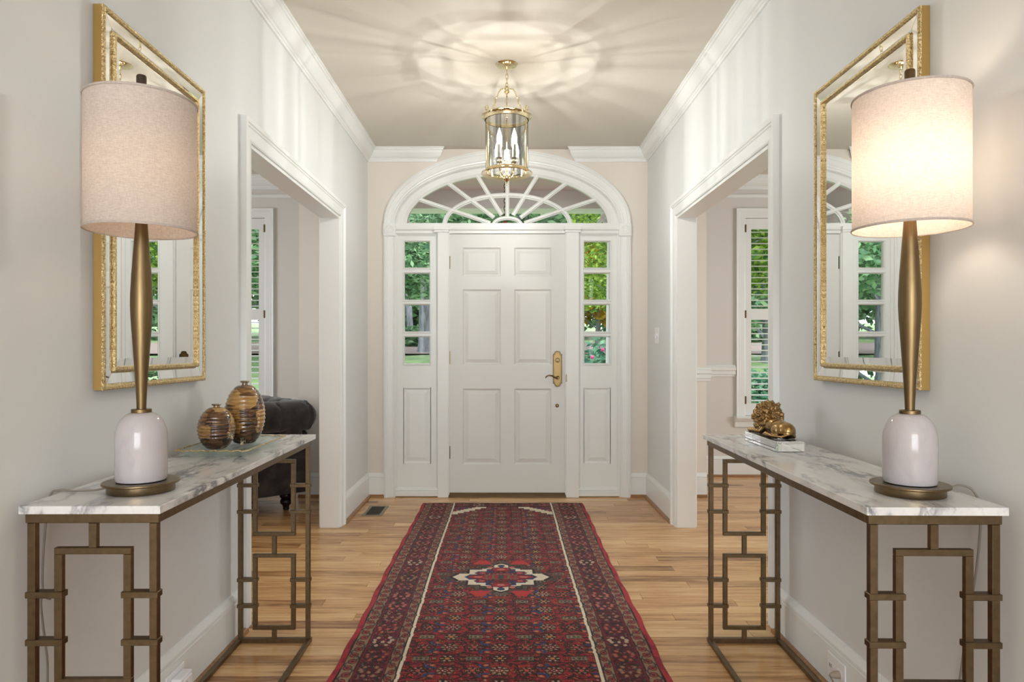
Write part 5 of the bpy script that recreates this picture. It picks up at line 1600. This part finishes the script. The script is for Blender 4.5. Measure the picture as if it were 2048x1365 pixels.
# trees
def leaves_mesh(name, mat, parent, blobs, n, size, seed):
    rg = np.random.default_rng(seed)
    base = np.array(wloc(parent))
    wts = np.array([b[1][0] * b[1][1] * b[1][2] for b in blobs]) ** 0.7; wts /= wts.sum()
    k = rg.choice(len(blobs), n, p=wts)
    ctr = np.array([b[0] for b in blobs])[k]; rad = np.array([b[1] for b in blobs])[k]
    d = rg.normal(size=(n, 3)); d /= np.linalg.norm(d, axis=1, keepdims=True)
    pos = ctr + d * rad * (rg.random((n, 1)) ** 0.45) - base
    u = rg.normal(size=(n, 3)); u[:, 2] *= 0.5; u /= np.linalg.norm(u, axis=1, keepdims=True)
    w = np.cross(u, rg.normal(size=(n, 3))); w /= np.linalg.norm(w, axis=1, keepdims=True)
    s = size * (0.6 + 0.8 * rg.random((n, 1)))
    q = np.stack([pos - u * s, pos + w * s * 0.45, pos + u * s, pos - w * s * 0.45], 1).reshape(-1, 3)
    me = bpy.data.meshes.new(name)
    me.vertices.add(n * 4); me.vertices.foreach_set('co', q.astype(np.float32).ravel())
    me.loops.add(n * 4); me.loops.foreach_set('vertex_index', np.arange(n * 4, dtype=np.int32))
    me.polygons.add(n); me.polygons.foreach_set('loop_start', np.arange(0, n * 4, 4, dtype=np.int32))
    me.update(calc_edges=True)
    me.materials.append(M[mat])
    o = bpy.data.objects.new(name, me); COL.objects.link(o); o.parent = parent
    return o
def tree(x, y, h, tr, label, mat, crown_z, crown_r, n, size, seed, lean=0.0, group='trees in the front garden'):
    z = gy(y) - 0.05
    root = empty('garden_tree', (x, y, z), label, 'tree', group)
    rr = random.Random(seed)
    pts = [(x + lean * t * t + rr.uniform(-0.03, 0.03), y, z + h * t) for t in (0, 0.03, 0.1, 0.25, 0.5, 0.75, 1.0)]
    MB().tube(pts, [tr * 1.35, tr * 1.12, tr, tr * 0.93, tr * 0.8, tr * 0.6, tr * 0.3], 14).build('trunk', 'bark', root, smooth=True)
    br = MB()
    blobs = []
    for i in range(9):
        a = 2 * PI * i / 9 + rr.uniform(-0.3, 0.3)
        zz = crown_z + rr.uniform(-0.5, 0.5) * crown_r
        d = crown_r * rr.uniform(0.4, 0.95)
        c = (x + d * math.cos(a), y + d * math.sin(a), zz)
        s = crown_r * rr.uniform(0.35, 0.6)
        blobs.append((c, (s, s, s * 0.7)))
        br.tube([(x + lean * 0.3, y, min(zz - 0.4 * crown_r, z + h * 0.8)), ((x + c[0]) / 2, (y + c[1]) / 2, zz - 0.15 * crown_r), c], [tr * 0.35, tr * 0.2, tr * 0.08], 6)
    blobs.append(((x, y, crown_z + 0.6 * crown_r), (crown_r * 0.8,) * 3))
    br.build('branch', 'bark', root, smooth=True)
    leaves_mesh('foliage', mat, root, blobs, n, size, seed)
    return root
tree(-3.02, 25.5, 14, 0.21, 'thick pale trunk standing in the hinge-side sidelight view', 'leaf_deep', 11.5, 1.5, 3000, 0.16, 1, 0.0)
tree(-4.0, 28.9, 12, 0.13, 'slim leaning trunk beside the thick pale trunk', 'leaf_deep', 10.5, 1.2, 2500, 0.16, 2, -1.6)
tree(-4.55, 26.0, 12, 0.12, 'slim pale trunk near the edge of the hinge-side sidelight view', 'leaf_deep', 9.5, 0.9, 2000, 0.14, 3, 0.2)
tree(-3.2, 17.0, 5.2, 0.07, 'leafy young deep green tree filling the hinge-side sidelight', 'leaf_deep', 3.35, 1.8, 17000, 0.075, 4)
tree(-6.2, 19.0, 8, 0.15, 'broad deep green tree beyond the sofa room window', 'leaf_deep', 4.6, 3.0, 14000, 0.11, 5)
tree(0.4, 21.0, 9, 0.15, 'tall green tree behind the front door and fanlight', 'leaf_deep', 6.2, 3.0, 15000, 0.11, 6)
tree(2.6, 13.5, 5.4, 0.055, 'yellow-green maple spreading across the latch-side sidelight', 'leaf_yellow', 3.1, 1.8, 17000, 0.05, 7)
tree(5.2, 17.5, 7, 0.12, 'yellow-green tree beyond the dining room window', 'leaf_yellow', 4.0, 2.6, 15000, 0.085, 8)
tree(3.0, 22.0, 6.5, 0.08, 'golden autumn tree far beyond the lawn', 'leaf_gold', 3.0, 1.5, 9000, 0.09, 9)
tree(8.5, 22.0, 10, 0.2, 'big deep green tree at the edge of the garden by the dining room', 'leaf_deep', 5.0, 4.0, 13000, 0.16, 10)
tree(-10.5, 23.0, 11, 0.2, 'big deep green tree at the edge of the garden by the sofa room', 'leaf_deep', 5.0, 4.2, 13000, 0.16, 11)
# woodland backdrop : one mass
wd = empty('woodland_edge', (0, 34, 0), 'dense dark woodland closing the view behind the lawn', 'woodland', kind='stuff')
rw = random.Random(12)
leaves_mesh('foliage', 'leaf_deep', wd, [((rw.uniform(-26, 26), rw.uniform(31, 37), gy(34) + rw.uniform(0.2, 6.5)), (2.6, 1.5, 2.0)) for i in range(120)], 52000, 0.30, 12)
# low undergrowth at the mulch edge
for i, (x, y, s, lb) in enumerate(((-3.7, 28.5, 0.9, 'low green bush at the foot of the pale trunks'), (-2.1, 28.8, 0.6, 'small low bush beside the thick pale trunk'), (-6.0, 28.8, 1.0, 'wide low bush at the woodland edge'))):
    r_ = empty('garden_bush', (x, y, gy(y)), lb, 'bush', 'bushes in the front garden')
    leaves_mesh('foliage', 'leaf_deep', r_, [((x, y, gy(y) + s * 0.4), (s, s, s * 0.6))], 1500, 0.10, 40 + i)
for i, (x, y, h, lb) in enumerate(((1.38, 9.6, 1.30, 'pink flowering shrub in the lowest latch-side pane'), (2.35, 10.6, 1.25, 'grey-green shrub beside the pink flowering shrub'), (4.0, 10.0, 0.9, 'grey-green shrub under the dining room window'), (-4.2, 9.6, 0.7, 'grey-green shrub under the sofa room window'))):
    r_ = empty('flowering_shrub' if i == 0 else 'garden_shrub', (x, y, gy(y)), lb, 'shrub', 'shrubs by the porch')
    zc = gy(y) + h * 0.62
    leaves_mesh('foliage', 'leaf_shrub', r_, [((x, y, zc), (0.55, 0.45, h * 0.6)), ((x + 0.2, y, zc + 0.3), (0.35, 0.3, 0.35)), ((x - 0.3, y, zc + 0.1), (0.3, 0.3, 0.4))], 2600, 0.055, 60 + i)
    st = MB()
    for k in range(5):
        st.tube([(x + 0.05 * k - 0.1, y, gy(y)), (x + 0.16 * (k - 2), y + 0.05 * (k % 2), zc)], 0.012, 6)
    st.build('stem', 'bark', r_)
    if i == 0:
        for k, (fx, fz) in enumerate(((1.30, 1.16), (1.42, 1.02), (1.16, 1.06), (1.55, 1.2), (1.34, 0.86))):
            fl = MB()
            for j in range(7):
                t = 2 * PI * j / 7
                fl.sphere((fx + 0.015 * math.cos(t), y - 0.52, fz + 0.015 * math.sin(t)), (0.013, 0.010, 0.013), 8, 6)
            fl.sphere((fx, y - 0.53, fz), 0.013, 8, 6)
            fl.build('blossom', 'pink', r_, smooth=True)
